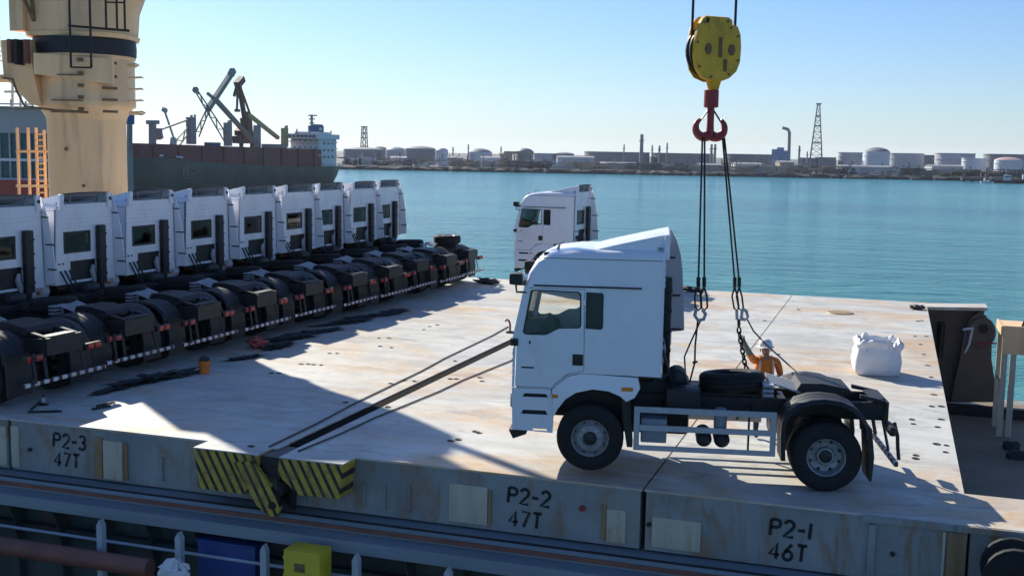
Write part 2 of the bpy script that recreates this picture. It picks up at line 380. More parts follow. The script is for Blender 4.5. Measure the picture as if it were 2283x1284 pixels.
# pads and stiffeners on the near faces
def pad(h, x0, x1, z0, z1, mat='pad', proud=0.02):
    MB().box(x0, x1, YN - proud, YN + 0.02, z0, z1, 0.008).build('pad_plate', M[mat], h)
pad(h4, -16.15, -15.74, -0.92, -0.16); pad(h3, -15.63, -15.45, -0.92, -0.13, 'pad')
pad(h3, -13.72, -13.56, -0.92, -0.17, 'padbrown', 0.03); pad(h3, -13.53, -13.12, -0.92, -0.2, 'pad', 0.045); pad(h3, -13.10, -13.02, -0.90, -0.22, 'padbrown')
pad(h2, -6.72, -6.05, -0.90, -0.26); pad(h2, -6.03, -5.98, -0.90, -0.3, 'padbrown')
pad(h2, -4.13, -4.06, -0.90, -0.32, 'padbrown'); pad(h2, -4.05, -3.74, -0.91, -0.38)
pad(h1, -3.32, -2.56, -0.90, -0.42); pad(h1, 0.92, 0.96, -0.90, -0.13, 'pad', 0.03); pad(h1, 0.98, 1.24, -0.90, -0.13, 'padbrown'); pad(h1, -0.1, 0.0, -0.9, -0.14, 'side', 0.05)
for h, x in ((h2, -8.28), (h2, -7.9), (h2, -7.45), (h3, -11.55), (h3, -12.3)):
    MB().box(x, x + 0.035, YN - 0.03, YN + 0.02, -0.85, -0.45 + 0.1 * random.random(), 0.006).build('stiffener', M['side'], h)
MB().lathe([(0.0, 0), (0.05, 0), (0.05, 0.05), (0, 0.05)], (-5.0 + 0.55, YN - 0.03, -0.42), 'y', 14).build('drain_plug', M['red'], h2)
for h, x in ((h1, -3.37), (h3, -15.2), (h1, 0.25)):
    MB().lathe([(0.0, 0), (0.035, 0), (0.035, 0.06), (0, 0.06)], (x, YN - 0.04, -0.55), 'y', 12).build('bolt', M['black'], h)
# lashing pots let into the covers
pot_me = MB().lathe([(0.0, 0.004), (0.03, 0.004), (0.04, 0.012), (0.05, 0.012), (0.055, 0.0)], n=12).mesh('lashing_pot'); pot_me.materials.append(M['chassis'])
POTS = [(1500, 722), (1520, 717), (958, 728), (945, 735), (975, 725), (845, 754), (868, 754), (848, 772), (873, 775), (735, 788), (752, 788), (672, 812), (688, 812), (700, 813), (716, 814), (605, 832), (622, 832),
        (770, 897), (902, 848), (872, 855), (925, 850), (1005, 845), (1018, 845), (1015, 805), (1030, 806), (1070, 842), (1075, 850), (1005, 983), (1022, 980), (1068, 965), (1060, 962), (850, 905), (865, 907),
        (560, 995), (655, 985), (700, 982), (1900, 640 + 60), (2055, 715), (2046, 716), (2040, 750), (2065, 750), (2052, 768), (2060, 790), (2080, 792), (2068, 815), (2090, 817), (2076, 841), (2090, 841), (2082, 880), (2105, 882),
        (2077, 906), (2098, 906), (2098, 935), (2090, 952), (2088, 990), (2110, 993), (2108, 1008), (2130, 1022), (2033, 935), (2036, 945), (2042, 1015), (2041, 1022), (1705, 715), (1735, 820 - 30), (1320, 700), (1780, 690), (1850, 660)]
for px, py in POTS:
    P = on_z(px, py)
    for h, a, b in ((h3, -15.66, -9.93), (h2, -9.63, -3.49), (h1, -3.46, 1.28)):
        if a + 0.1 < P.x < b - 0.1 and P.y < YF - 0.2:
            o = link('lashing_pot', pot_me, h, (P.x, P.y, 0.0)); o.scale = (random.uniform(0.9, 1.5), random.uniform(0.8, 1.5), 1)
# manhole lid
P = on_z(1873, 698); MB().lathe([(0.0, 0.03), (0.42, 0.03), (0.45, 0.0)], (P.x, P.y, 0), n=26).build('manhole_lid', M['padbrown'], h1)
# gap with hinge line between P2-3 and P2-2
g = MB().box(-9.93, -9.63, YN + 0.02, YF - 0.05, -0.6, -0.35).build('hinge_channel', M['black'], h2)
MB().box(-9.928, -9.632, YN + 0.4, YF - 0.1, -0.3, -0.025).build('rubber_seal', M['seal'], h2)
# black and yellow hinge brackets, on the near edge of the gap
hb = thing('hinge_bracket', 'black and yellow striped steel hinge bracket between panels P2-3 and P2-2', 'hinge')
YB = 16.72
MB().prism([(-11.30, -0.02), (-10.02, -0.02), (-10.02, -0.22), (-10.30, -0.72), (-11.18, -0.72)], YB, YN - 0.002).build('striped_plate', M['hazard'], hb)
MB().prism([(-9.62, -0.02), (-8.42, -0.02), (-8.50, -0.60), (-9.26, -0.62), (-9.66, -0.3)], YB, YN - 0.002).build('striped_plate', M['hazard'], hb)
MB().prism([(-10.44, -0.16), (-10.08, -0.10), (-9.62, -0.66), (-9.56, -0.86), (-9.62, -1.0), (-9.76, -1.02), (-10.0, -0.86)], YB - 0.1, YB - 0.004).build('hook_plate', M['hazard'], hb)
MB().box(-11.30, -10.02, YB - 0.01, YN, -0.016, 0.004).build('top_flange', M['deck'], hb)
MB().box(-9.62, -8.42, YB - 0.01, YN, -0.016, 0.004).build('top_flange', M['deck'], hb)
MB().prism([(-10.0, -0.03), (-9.66, -0.03), (-9.64, -0.42), (-9.98, -0.30)], YB + 0.05, YN + 0.3).build('hinge_link', M['chassis'], hb)
MB().lathe([(0, 0), (0.07, 0), (0.07, 0.5), (0, 0.5)], (-9.7, YB - 0.12, -0.82), 'y', 14).build('hinge_pin', M['steel'], hb)
MB().tube([(-9.62, YB + 0.1, -0.2), (-9.45, YB + 0.2, -0.6), (-9.5, YB + 0.25, -0.95)], 0.05, 8).build('hydraulic_hose', M['black'], hb)

# ---- coaming, main deck and what stands along it
co = thing('hatch_coaming', 'long grey steel hatch coaming ledge below the stencilled hatch covers', 'coaming')
MB().prism([(17.6, -1.0), (16.80, -1.0), (16.77, -1.03), (16.76, -1.17), (16.47, -1.20), (16.45, -1.23), (16.44, -1.40), (16.52, -1.40), (16.54, -1.27), (17.6, -1.25)], -40, 12, 'x').build('coaming_table', M['coam'], co)
MB().box(-40, 12, 16.80, 16.86, -0.999, -0.98).build('rubber_track', M['chassis'], co)
MB().box(-40, 12, 16.735, 16.755, -1.13, -1.06).build('rust_strip', M['pipe'], co)
MB().box(-40, 12, 17.1, 17.3, -3.6, -1.26).build('coaming_wall', M['greend'], co)
MB().box(-40, 12, 16.95, 17.09, -2.0, -1.9).build('stringer', M['greend'], co)
for i in range(24):
    x = -17.3 + i * 1.0
    MB().prism([(17.09, -1.26), (16.6, -1.29), (16.62, -1.4), (16.85, -1.9), (16.95, -3.5), (17.09, -3.5)], x, x + 0.03, 'x').build('bracket', M['greend'], co)
md = MB().box(-60, 40, -6, 17.2, -3.7, -3.5).build('main_deck', M['greend']); tag(md, kind='structure')
hull = thing('ship_hull', 'grey steel hull of the ship that carries the hatch covers', 'ship hull')
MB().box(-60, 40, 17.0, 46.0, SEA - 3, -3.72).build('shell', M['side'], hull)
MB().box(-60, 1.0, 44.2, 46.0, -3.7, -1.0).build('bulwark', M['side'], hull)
# recess right of the covers
rf = MB().box(1.5, 14, 18.9, 44.6, -3.72, -3.6).build('recess_floor', M['recess']); tag(rf, kind='structure')
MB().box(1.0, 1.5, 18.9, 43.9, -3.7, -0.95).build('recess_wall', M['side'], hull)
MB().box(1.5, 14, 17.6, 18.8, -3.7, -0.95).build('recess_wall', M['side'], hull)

# ================================================================== tractor truck
WB = 3.68
def wheel_mesh(name, r, w, dual=False):
    h = w / 2; t = 0.035
    prof = [(0.30, -h + 0.03), (0.36, -h), (r - 0.07, -h), (r - 0.02, -h + 0.03), (r, -h + 0.07)]
    if dual: prof += [(r, -0.05), (r - 0.09, -0.03), (r - 0.09, 0.03), (r, 0.05)]
    else:
        for k in (-0.5, 0.0, 0.5): prof += [(r, k * h - 0.012), (r - 0.012, k * h), (r, k * h + 0.012)]
    prof += [(r, h - 0.07), (r - 0.02, h - 0.03), (r - 0.07, h), (0.36, h), (0.30, h - 0.03)]
    b = MB().lathe(prof, (0, 0, 0), 'y', 36, caps=False)
    b.lathe([(0.30, -h + 0.03), (0.30, h - 0.03)], (0, 0, 0), 'y', 36, caps=False)
    me = b.mesh(name, 40); me.materials.append(M['rubber']); return me
def rim_mesh(name, w, concave):
    h = w / 2
    if concave: prof = [(0.30, h - 0.02), (0.285, h - 0.03), (0.27, h - 0.10), (0.25, h - 0.17), (0.20, h - 0.19), (0.15, h - 0.185), (0.13, h - 0.10), (0.0, h - 0.10)]
    else: prof = [(0.30, h - 0.02), (0.285, h - 0.03), (0.265, h - 0.08), (0.235, h - 0.06), (0.20, h - 0.005), (0.12, h + 0.005), (0.12, h - 0.03), (0.0, h - 0.03)]
    b = MB().lathe(prof, (0, 0, 0), 'y', 32, caps=False)
    y = h - 0.18 if concave else h
    for k in range(10):
        a = 2 * math.pi * k / 10; b.lathe([(0.017, 0), (0.017, 0.035), (0, 0.035)], (0.165 * math.cos(a), y, 0.165 * math.sin(a)), 'y', 6)
    me = b.mesh(name, 40); me.materials.append(M['rim']); return me
ME = {'fw': wheel_mesh('wheel', 0.535, 0.31), 'rw': wheel_mesh('wheel', 0.55, 0.60, True), 'fr': rim_mesh('rim', 0.31, False), 'rr': rim_mesh('rim', 0.60, True),
      'sp': wheel_mesh('spare_wheel', 0.53, 0.31)}
for nm, w_, cc in (('fh', 0.31, False), ('rh', 0.60, True)):
    h = w_ / 2; y = h - 0.10 if cc else h
    b = MB().lathe([(0.0, y - 0.04), (0.105, y - 0.04), (0.10, y + 0.02), (0.07, y + 0.035), (0.0, y + 0.035)], (0, 0, 0), 'y', 24)
    for k in range(8):        # hand holes
        a = 2 * math.pi * (k + 0.5) / 8
        b.lathe([(0.0, (h - 0.155 if cc else h - 0.062)), (0.026, (h - 0.155 if cc else h - 0.062)), (0.026, h - 0.2), (0, h - 0.2)], (0.235 * math.cos(a), 0.0, 0.235 * math.sin(a)), 'y', 10)
    ME[nm] = b.mesh('hub'); ME[nm].materials.append(M['black'])

def make_truck():
    T = thing('tractor_truck', 'white tractor truck', 'truck')
    skip = {'frame_rail', 'gearbox', 'battery_box', 'fuel_tank', 'side_guard', 'guard_rail', 'guard_bracket', 'guard_strut', 'front_mudflap', 'front_axle', 'air_filter', 'battery_cover', 'air_hose'}
    def P(b, name, mat, par=T, sm=35):
        if name not in skip:      # the cab is narrower than the wheels and draws in towards the roof
            b.v = [(x, y * 0.945 * (1 - 0.11 * max(0.0, (z - 3.05) / 1.0) ** 1.1), z if z < 3.06 else 3.06 + (z - 3.06) * 0.9) if x > 2.05 else (x, y, z) for x, y, z in b.v]
        return b.build(name, M[mat], par, sm)
    # --- cab
    door = [(4.70, 3.05), (3.83, 3.05), (3.81, 1.76), (4.06, 1.70), (4.24, 1.55), (4.33, 1.47), (4.90, 1.47), (4.885, 2.22)]
    dwin = [(4.665, 3.0), (4.60, 3.015), (3.93, 3.005), (3.89, 2.97), (3.88, 2.48), (3.91, 2.445), (4.22, 2.43), (4.40, 2.33), (4.45, 2.32), (4.74, 2.32), (4.775, 2.36)]
    qwin = [(3.785, 3.0), (3.56, 2.995), (3.535, 2.96), (3.535, 2.47), (3.56, 2.44), (3.785, 2.45)]
    outer = [(2.58, 1.70), (2.58, 3.62), (3.3, 3.62), (4.0, 3.61), (4.35, 3.57), (4.52, 3.48), (4.66, 3.30), (4.735, 3.06), (4.93, 2.20), (4.95, 1.45), (4.32, 1.45), (4.22, 1.52), (4.05, 1.67), (3.85, 1.72)]
    grow = lambda pl, d: [(x + d * (1 if x > 4.3 else -1), z + d * (1 if z > 2.3 else -1)) for x, z in pl]
    b = MB()
    for s in (1, -1): b.plate(outer, [grow(door, 0.010), qwin], s * 1.20, s * 1.155)
    # roof
    cen = [(4.78, 3.06), (4.735, 3.30), (4.62, 3.53), (4.42, 3.66), (4.0, 3.73), (3.3, 3.755), (2.58, 3.755)]
    sho = [(4.735, 3.06), (4.66, 3.30), (4.52, 3.48), (4.35, 3.57), (4.0, 3.61), (3.3, 3.62), (2.58, 3.62)]
    rings = []
    for (cx, cz), (sx, sz) in zip(cen, sho):
        row = []
        for yy, f in ((1.2, 0.0), (1.19, 0.3), (1.16, 0.6), (1.10, 0.82), (1.0, 0.94), (0.6, 1.0), (0, 1.02)):
            row.append((sx + (cx - sx) * f, yy, sz + (cz - sz) * f))
        rings.append(row[:-1] + [(x, -y, z) for x, y, z in row[::-1]])
    b.loft(rings)
    b.loft([[(x - 0.0, y * 0.985, z - 0.045) for x, y, z in r] for r in rings])
    # floor and front
    b.box(2.62, 4.86, -1.15, 1.15, 1.70, 1.76)
    nose = lambda y: 0.10 * abs(y / 1.2) ** 3.5
    ys = [-1.2, -1.12, -0.9, -0.5, 0, 0.5, 0.9, 1.12, 1.2]
    b.loft([[(x - nose(y), y, z) for y in ys] for x, z in ((4.975, 1.42), (4.985, 1.8), (4.96, 2.18), (4.90, 2.19), (4.90, 1.42), (4.975, 1.42))])
    b.loft([[(x - nose(y), y, z) for y in ys] for x, z in ((4.80, 3.02), (4.795, 3.10), (4.73, 3.10), (4.73, 3.02), (4.80, 3.02))])
    for s in (1, -1): b.bar((4.92, s * 1.17, 2.18), (4.735, s * 1.17, 3.08), 0.07, 0.09)
    # rear wall with its window opening and the engine hump below
    rw = [(-1.2, 1.70), (-1.2, 3.62), (-1.12, 3.72), (-0.9, 3.75), (0.9, 3.75), (1.12, 3.72), (1.2, 3.62), (1.2, 1.70), (0.62, 1.70), (0.62, 2.26), (-0.42, 2.26), (-0.42, 1.70)]
    win = [(-0.12, 2.50), (0.78, 2.50), (0.82, 2.54), (0.82, 2.92), (0.78, 2.96), (-0.12, 2.96), (-0.16, 2.92), (-0.16, 2.54)]
    b.plate(rw, [win], 2.58, 2.62, 'x')
    for z in (3.12, 3.22, 3.34, 3.46): b.box(2.565, 2.585, -1.05, 1.12, z, z + 0.035, 0.008)      # pressed ribs
    P(b, 'cab_body', 'white')
    for s in (1, -1):
        d = P(MB().plate(door, [dwin], s * 1.203, s * 1.165), 'door', 'white')
        ins = [(4.33 + (x - 4.33) * 0.985, 2.67 + (z - 2.67) * 0.985) for x, z in dwin]
        P(MB().plate([(4.33 + (x - 4.33) * 1.035, 2.67 + (z - 2.67) * 1.04) for x, z in dwin], [ins], s * 1.206, s * 1.17), 'window_seal', 'black', d)
        P(MB().prism(ins, s * 1.185, s * 1.180), 'window_pane', 'glass', d)
        P(MB().box(3.82, 3.99, min(s * 1.19, s * 1.214), max(s * 1.19, s * 1.214), 1.84, 2.02, 0.008), 'door_handle', 'black', d)
        P(MB().box(4.60, 4.80, min(s * 1.2, s * 1.207), max(s * 1.2, s * 1.207), 1.765, 1.79), 'badge', 'black', d)
        P(MB().box(4.66, 4.69, min(s * 1.2, s * 1.21), max(s * 1.2, s * 1.21), 2.16, 2.21, 0.004), 'keyhole', 'black', d)
        P(MB().plate([(3.67 + (x - 3.67) * 1.10, 2.72 + (z - 2.72) * 1.05) for x, z in qwin], [qwin], s * 1.206, s * 1.19), 'window_seal', 'black')
        P(MB().prism(qwin, s * 1.19, s * 1.18), 'quarter_window', 'tint')
        P(MB().box(2.93, 4.63, min(s * 1.195, s * 1.215), max(s * 1.195, s * 1.215), 3.085, 3.115, 0.006), 'gutter_trim', 'black')
        # mirrors folded against the front pillar
        mi = P(MB().box(4.80, 5.02, min(s * 1.05, s * 1.27), max(s * 1.05, s * 1.27), 3.10, 3.30, 0.04), 'mirror', 'black')
        P(MB().tube([(4.92, s * 1.15, 3.1), (4.9, s * 1.2, 2.98), (4.74, s * 1.19, 2.98)], 0.018, 6), 'mirror_arm', 'black', mi)
        P(MB().box(4.86, 4.99, min(s * 1.1, s * 1.24), max(s * 1.1, s * 1.24), 2.12, 2.24, 0.02), 'pillar_cap', 'black')
        # fender, steps
        fen = [(4.30, 1.445), (4.22, 1.51), (4.05, 1.655), (3.85, 1.71), (2.95, 1.68), (2.91, 1.52), (2.99, 1.37), (3.12, 1.30), (3.22, 1.385), (3.40, 1.455), (3.66, 1.475), (3.92, 1.41), (4.08, 1.30), (4.20, 1.14), (4.27, 1.0)]
        bb = MB().plate(fen, [], s * 1.0, s * 1.2)
        bb.v = [(x, (y + s * 0.055 * max(0, min(1, (1.72 - z) / 0.3))) if abs(y) > 1.1 else y, z) for x, y, z in bb.v]
        P(bb, 'fender', 'white')
        P(MB().box(4.20, 4.30, min(s * 1.2, s * 1.26), max(s * 1.2, s * 1.26), 1.31, 1.37, 0.01), 'indicator', 'amber')
        st = [(4.28, 0.73), (4.93, 0.76), (4.95, 1.44), (4.32, 1.44), (4.27, 1.05)]
        s1 = [(4.36, 1.30), (4.78, 1.30), (4.74, 1.36), (4.40, 1.36)]; s2 = [(4.36, 1.02), (4.80, 1.02), (4.76, 1.09), (4.40, 1.09)]; s3 = [(4.36, 0.75), (4.60, 0.755), (4.60, 0.79), (4.38, 0.79)]
        q = P(MB().plate(st, [s1, s2, s3], s * 1.20, s * 1.16), 'step_panel', 'white')
        P(MB().box(4.30, 4.90, min(s * 0.9, s * 1.12), max(s * 0.9, s * 1.12), 0.78, 1.42), 'step_well', 'black', q)
        P(MB().prism([(3.0, 0.56), (3.06, 1.3), (3.2, 1.42), (3.17, 1.0), (3.09, 0.56)], s * 0.72, s * 1.14), 'front_mudflap', 'chassis')
        arch = [(3.68 + 0.72 * math.cos(math.radians(a)), 0.76 + 0.74 * math.sin(math.radians(a))) for a in range(15, 170, 12)]
        bb = MB(); bb.loft([[(x, s * 0.62, z), (x, s * 1.02, z)] for x, z in arch]); bb.box(3.0, 4.3, min(s * 0.6, s * 0.64), max(s * 0.6, s * 0.64), 0.9, 1.65); P(bb, 'wheel_well', 'black')
        # headlight and corner
        P(MB().box(4.90, 4.985, min(s * 0.78, s * 1.12), max(s * 0.78, s * 1.12), 1.10, 1.34, 0.03), 'headlight', 'guard')
    b = MB().loft([[(x - 1.2 * nose(y), y, z) for y in ys] for x, z in ((4.99, 1.40), (5.01, 1.1), (4.99, 0.76), (4.90, 0.74), (4.88, 1.40), (4.99, 1.40))]); P(b, 'bumper', 'white')
    P(MB().prism([(4.93, 0.58), (5.0, 0.72), (4.68, 0.75), (4.72, 0.66)], 0.62, 1.08), 'tow_step', 'chassis')
    g = P(MB().box(4.93, 4.992, -0.8, 0.8, 1.46, 2.02, 0.02), 'grille', 'black')
    for k in range(5): P(MB().box(4.985, 5.005, -0.78, 0.78, 1.52 + k * 0.10, 1.545 + k * 0.10, 0.005), 'grille_bar', 'white', g)
    P(MB().loft([[(x - nose(y), y, z) for y in ys[1:-1]] for x, z in ((4.935, 2.2), (4.78, 3.03), (4.77, 3.03), (4.925, 2.2), (4.935, 2.2))]), 'windscreen', 'glass')
    P(MB().box(4.70, 4.98, -1.0, 1.0, 3.06, 3.16, 0.03), 'sun_visor', 'tint')
    P(MB().prism([(2.48, 0), (2.48, 0)], 0, 0) if False else MB().box(2.588, 2.612, -0.12, 0.78, 2.52, 2.94), 'rear_window', 'glass')
    P(MB().plate([(-0.2, 2.46), (0.86, 2.46), (0.86, 3.0), (-0.2, 3.0)], [[(-0.12, 2.52), (0.78, 2.52), (0.78, 2.94), (-0.12, 2.94)]], 2.572, 2.584, 'x'), 'rear_window_seal', 'black')
    # spoiler, open at the back
    b = MB(); n = 7
    top = [[(3.72 - 1.19 * t, y * (0.93 + 0.05 * t), 3.745 + 0.325 * (t ** 0.92) - 0.02 * abs(y) ** 6) for y in (-1.06, -0.98, -0.4, 0, 0.4, 0.98, 1.06)] for t in [i / n for i in range(n + 1)]]
    b.loft(top); b.loft([[(x + 0.012, y * 0.97, z - 0.035) for x, y, z in r] for r in top])
    for s in (0, -1): b.loft([[r[s], (r[s][0], r[s][1] * 1.0, r[s][2] - 0.035), (r[s][0], r[s][1] * 0.985, r[s][2] - 0.04), (r[s][0], r[s][1] * 0.985, 3.62)] for r in top])
    for s in (1, -1): b.box(2.515, 2.60, min(s * 0.96, s * 1.13), max(s * 0.96, s * 1.13), 3.60, 4.03, 0.02)
    P(b, 'roof_spoiler', 'white')
    b = MB().box(2.62, 2.70, -1.05, 1.05, 3.76, 3.80); b.bar((2.60, -0.55, 3.76), (2.60, -0.72, 4.0), 0.06, 0.03); b.bar((2.6, 0.6, 3.76), (2.6, 0.6, 4.02), 0.03, 0.03); P(b, 'spoiler_bracket', 'boxgrey')
    P(MB().lathe([(0, 0), (0.05, 0), (0.05, 0.02), (0, 0.02)], (2.49, -1.05, 3.86), 'x', 12), 'bracket_hole', 'black')
    P(MB().tube([(4.30, 0.75, 3.69), (4.27, 0.75, 3.80), (4.20, 0.75, 3.83)], [0.03, 0.018, 0.01], 6), 'roof_antenna', 'guard')
    for s in (1, -1):
        P(MB().box(4.42, 4.50, s * 0.98 - 0.04, s * 0.98 + 0.04, 3.60, 3.665, 0.015), 'marker_lamp', 'black')
        P(MB().box(2.62, 4.62, min(s * 1.199, s * 1.205), max(s * 1.199, s * 1.205), 3.575, 3.59), 'roof_seam', 'boxgrey')
        P(MB().box(3.02, 3.20, min(s * 1.2, s * 1.265), max(s * 1.2, s * 1.265), 1.47, 1.53, 0.008), 'side_reflector', 'amber')
        P(MB().tube([(4.80, s * 1.10, 2.40), (4.79, s * 1.11, 2.62)], 0.014, 6), 'grab_handle', 'guard')
    # right-hand side fairing
    prof = [(2.60, 3.62), (2.56, 3.98), (2.53, 3.97), (2.49, 3.72), (2.43, 3.4), (2.37, 3.0), (2.32, 2.6), (2.28, 2.1), (2.27, 1.80), (2.60, 1.74)]
    fa = P(MB().plate(prof, [], -1.225, -1.195), 'side_fairing', 'white')
    for x, zt in ((2.40, 2.9), (2.50, 3.4)): P(MB().box(x, x + 0.015, -1.196, -1.19, 1.85, zt), 'fairing_rib', 'white', fa)
    for z, x in ((3.42, 2.38), (2.72, 2.27), (2.12, 2.22)): P(MB().box(x, x + 0.26, -1.196, -1.16, z, z + 0.035, 0.01), 'fairing_strap', 'black', fa)
    # air intake stack and rear black opening
    b = MB()
    b.box(2.43, 2.56, -0.67, -0.39, 1.62, 3.12, 0.035)
    for k in range(4): b.box(2.42, 2.555, -0.685, -0.375, 1.85 + k * 0.34, 1.90 + k * 0.34, 0.012)
    b.tube([(2.49, -0.52, 1.7), (2.49, -0.52, 1.3), (2.7, -0.5, 1.25)], 0.07, 10); P(b, 'air_intake', 'black')
    b = MB().box(2.64, 2.70, -0.42, 0.62, 1.5, 2.26); P(b, 'engine_cover', 'black')
    P(MB().tube([(2.58, -0.28, 2.1), (2.57, -0.22, 1.95), (2.57, -0.28, 1.8), (2.58, -0.34, 1.66)], [0.04, 0.07, 0.06, 0.04], 10), 'coolant_bottle', 'guard')
    for y in (0.9, 1.05): P(MB().box(2.55, 2.575, y, y + 0.03, 2.2, 2.24), 'bolt', 'black')
    # hoses between cab and chassis
    b = MB()
    for k in range(3):
        y = 0.15 + 0.16 * k; pts = [(2.56, y + 0.5, 2.05), (2.47, y + 0.4, 1.75), (2.40, y + 0.2, 1.5), (2.2, y, 1.38), (1.9, y - 0.2, 1.36)]; b.tube(pts, 0.022, 6)
    P(b, 'air_hose', 'black')
    # --- interior
    for s in (1, -1):
        b = MB().box(3.15, 3.70, s * 0.62 - 0.26, s * 0.62 + 0.26, 1.95, 2.12, 0.05); b.prism([(3.2, 2.05), (3.36, 2.05), (3.25, 2.58), (3.12, 2.60)], s * 0.62 - 0.22, s * 0.62 + 0.22); b.box(3.10, 3.20, s * 0.62 - 0.13, s * 0.62 + 0.13, 2.58, 2.74, 0.03); b.box(3.2, 3.65, s * 0.62 - 0.2, s * 0.62 + 0.2, 1.76, 1.96)
        P(b, 'seat', 'fabric')
    P(MB().prism([(4.84, 1.8), (4.88, 2.26), (4.55, 2.36), (4.38, 2.24), (4.42, 1.8)], -1.14, 1.14), 'dashboard', 'fabric')
    b = MB(); b.tube([(4.25 + 0.10 * math.sin(t) * 1.0, 0.62 + 0.23 * math.cos(t), 2.33 + 0.20 * math.sin(t)) for t in [2 * math.pi * i / 20 for i in range(21)]], 0.018, 6, False); b.bar((4.25, 0.41, 2.33), (4.25, 0.83, 2.33), 0.03); b.bar((4.25, 0.62, 2.33), (4.5, 0.62, 2.1), 0.05); P(b, 'steering_wheel', 'black')
    P(MB().box(2.66, 3.02, -1.1, 1.1, 1.76, 2.2, 0.04), 'bunk', 'fabric')
    # --- chassis
    for s in (1, -1):
        P(MB().box(-0.98, 4.7, s * 0.42 - 0.04, s * 0.42 + 0.04, 1.02, 1.30), 'frame_rail', 'chassis')
        f = link('wheel', ME['fw'], T, (WB, s * 1.03, 0.54)); f.rotation_euler.z = 0 if s > 0 else math.pi
        link('rim', ME['fr'], f); link('hub', ME['fh'], f)
        r = link('wheel', ME['rw'], T, (0, s * 0.90, 0.555)); r.rotation_euler.z = 0 if s > 0 else math.pi
        link('rim', ME['rr'], r); link('hub', ME['rh'], r)
        mg = [(0.69, 0.47), (0.705, 0.85), (0.70, 1.06), (0.63, 1.24), (0.47, 1.38), (0.26, 1.455), (0.06, 1.475), (-0.18, 1.45), (-0.38, 1.37), (-0.53, 1.24), (-0.62, 1.09), (-0.645, 0.9)]
        y0, y1 = (0.52, 1.22) if s > 0 else (-1.22, -0.52)
        yy = [y0, y0 + 0.06, y0 + 0.25, y0 + 0.27, y0 + 0.29, y0 + 0.42, y0 + 0.44, y0 + 0.46, y1 - 0.04, y1]; zz = [-0.03, 0, 0, -0.015, 0, 0, -0.015, 0, 0, -0.05]
        c0 = (0.02, 0.6)
        def off(x, z, d):
            l = math.hypot(x - c0[0], z - c0[1]); return (x + (x - c0[0]) / l * d, z + (z - c0[1]) / l * d)
        b = MB(); rings = []
        for x, z in mg: rings.append([(off(x, z, d)[0], y, off(x, z, d)[1]) for y, d in zip(yy, zz)] + [(off(x, z, d - 0.018)[0], y, off(x, z, d - 0.018)[1]) for y, d in list(zip(yy, zz))[::-1]])
        b.loft(rings, True, True); mgo = P(b, 'rear_mudguard', 'chassis')
        P(MB().prism([(-0.60, 1.05), (-0.66, 1.05), (-0.72, 0.6), (-0.70, 0.22), (-0.66, 0.22), (-0.64, 0.6)], y0 + 0.04, y1 - 0.02), 'mudflap', 'black', mgo)
        # side guard
        sg = MB()
        sg.box(0.78, 2.99, s * 1.17 - 0.015, s * 1.17 + 0.015, 1.14, 1.23); sg.box(0.78, 2.99, s * 1.17 - 0.015, s * 1.17 + 0.015, 0.53, 0.61)
        for x in (0.78, 2.90): sg.box(x, x + 0.09, s * 1.17 - 0.018, s * 1.17 + 0.018, 0.612, 1.138)
        sgo = P(sg, 'side_guard', 'guard'); P(MB().box(0.872, 2.898, s * 1.17 - 0.012, s * 1.17 + 0.012, 0.85, 0.94), 'guard_rail', 'guard', sgo)
        for x in (1.15, 2.55): P(MB().bar((x, s * 1.15, 1.15), (x, s * 0.46, 1.15), 0.05), 'guard_bracket', 'chassis', sgo)
        P(MB().bar((1.2, s * 1.14, 0.56), (1.2, s * 1.14, 1.16), 0.05, 0.03), 'guard_strut', 'chassis', sgo)
        P(MB().box(2.47, 2.88, s * 0.92 - 0.2, s * 0.92 + 0.2, 0.64, 1.03, 0.03), 'battery_box' if s > 0 else 'fuel_tank', 'boxgrey')
        lp = P(MB().box(-1.04, -0.96, s * 0.86 - 0.24, s * 0.86 + 0.24, 0.92, 1.06, 0.015), 'lamp_bracket', 'chassis')
        for k in (0, 1): P(MB().box(-1.062, -1.03, s * 0.86 - 0.21 + 0.22 * k, s * 0.86 - 0.03 + 0.22 * k, 0.935, 1.045, 0.012), 'tail_light', 'redlens', lp)
        P(MB().bar((-0.94, s * 0.5, 1.1), (-1.06, s * 0.55, 0.56), 0.07, 0.03), 'bar_support', 'chassis')
    for x in (-0.9, 0.55, 1.4): P(MB().box(x, x + 0.08, -0.379, 0.379, 1.05, 1.27), 'cross_member', 'chassis')
    P(MB().box(-1.04, -0.99, -0.5, 0.5, 0.98, 1.33), 'tail_beam', 'chassis')
    P(MB().box(-1.09, -1.03, -1.17, 1.17, 0.46, 0.535, 0.008), 'rear_bar', 'bartape')
    P(MB().tube([(-1.05, 0.9, 1.1), (-1.1, 0.95, 0.9), (-1.12, 0.93, 0.7), (-1.14, 0.95, 0.52)], 0.03, 6), 'hook_chain', 'chassis')
    P(MB().box(2.1, 3.5, -0.36, 0.36, 0.6, 1.5, 0.08), 'gearbox', 'chassis')
    P(MB().box(1.95, 2.5, 0.47, 0.95, 1.1, 1.48, 0.05), 'battery_cover', 'chassis')
    P(MB().lathe([(0, -0.3), (0.12, -0.3), (0.16, -0.2), (0.17, 0.0), (0.16, 0.2), (0, 0.3)], (2.32, 0.25, 1.56), 'y', 14), 'air_filter', 'chassis')
    for x in (1.88, 1.60):
        P(MB().lathe([(0.0, 0.46), (0.07, 0.46), (0.125, 0.52), (0.125, 1.02), (0.07, 1.08), (0, 1.08)], (x, 0, 0.72), 'y', 18), 'air_tank', 'chassis')
    P(MB().lathe([(0.0, 0.0), (0.10, 0.02), (0.11, 0.3), (0.08, 0.36), (0, 0.36)], (1.63, 0.95, 0.86), 'z', 14), 'dryer_canister', 'boxgrey')
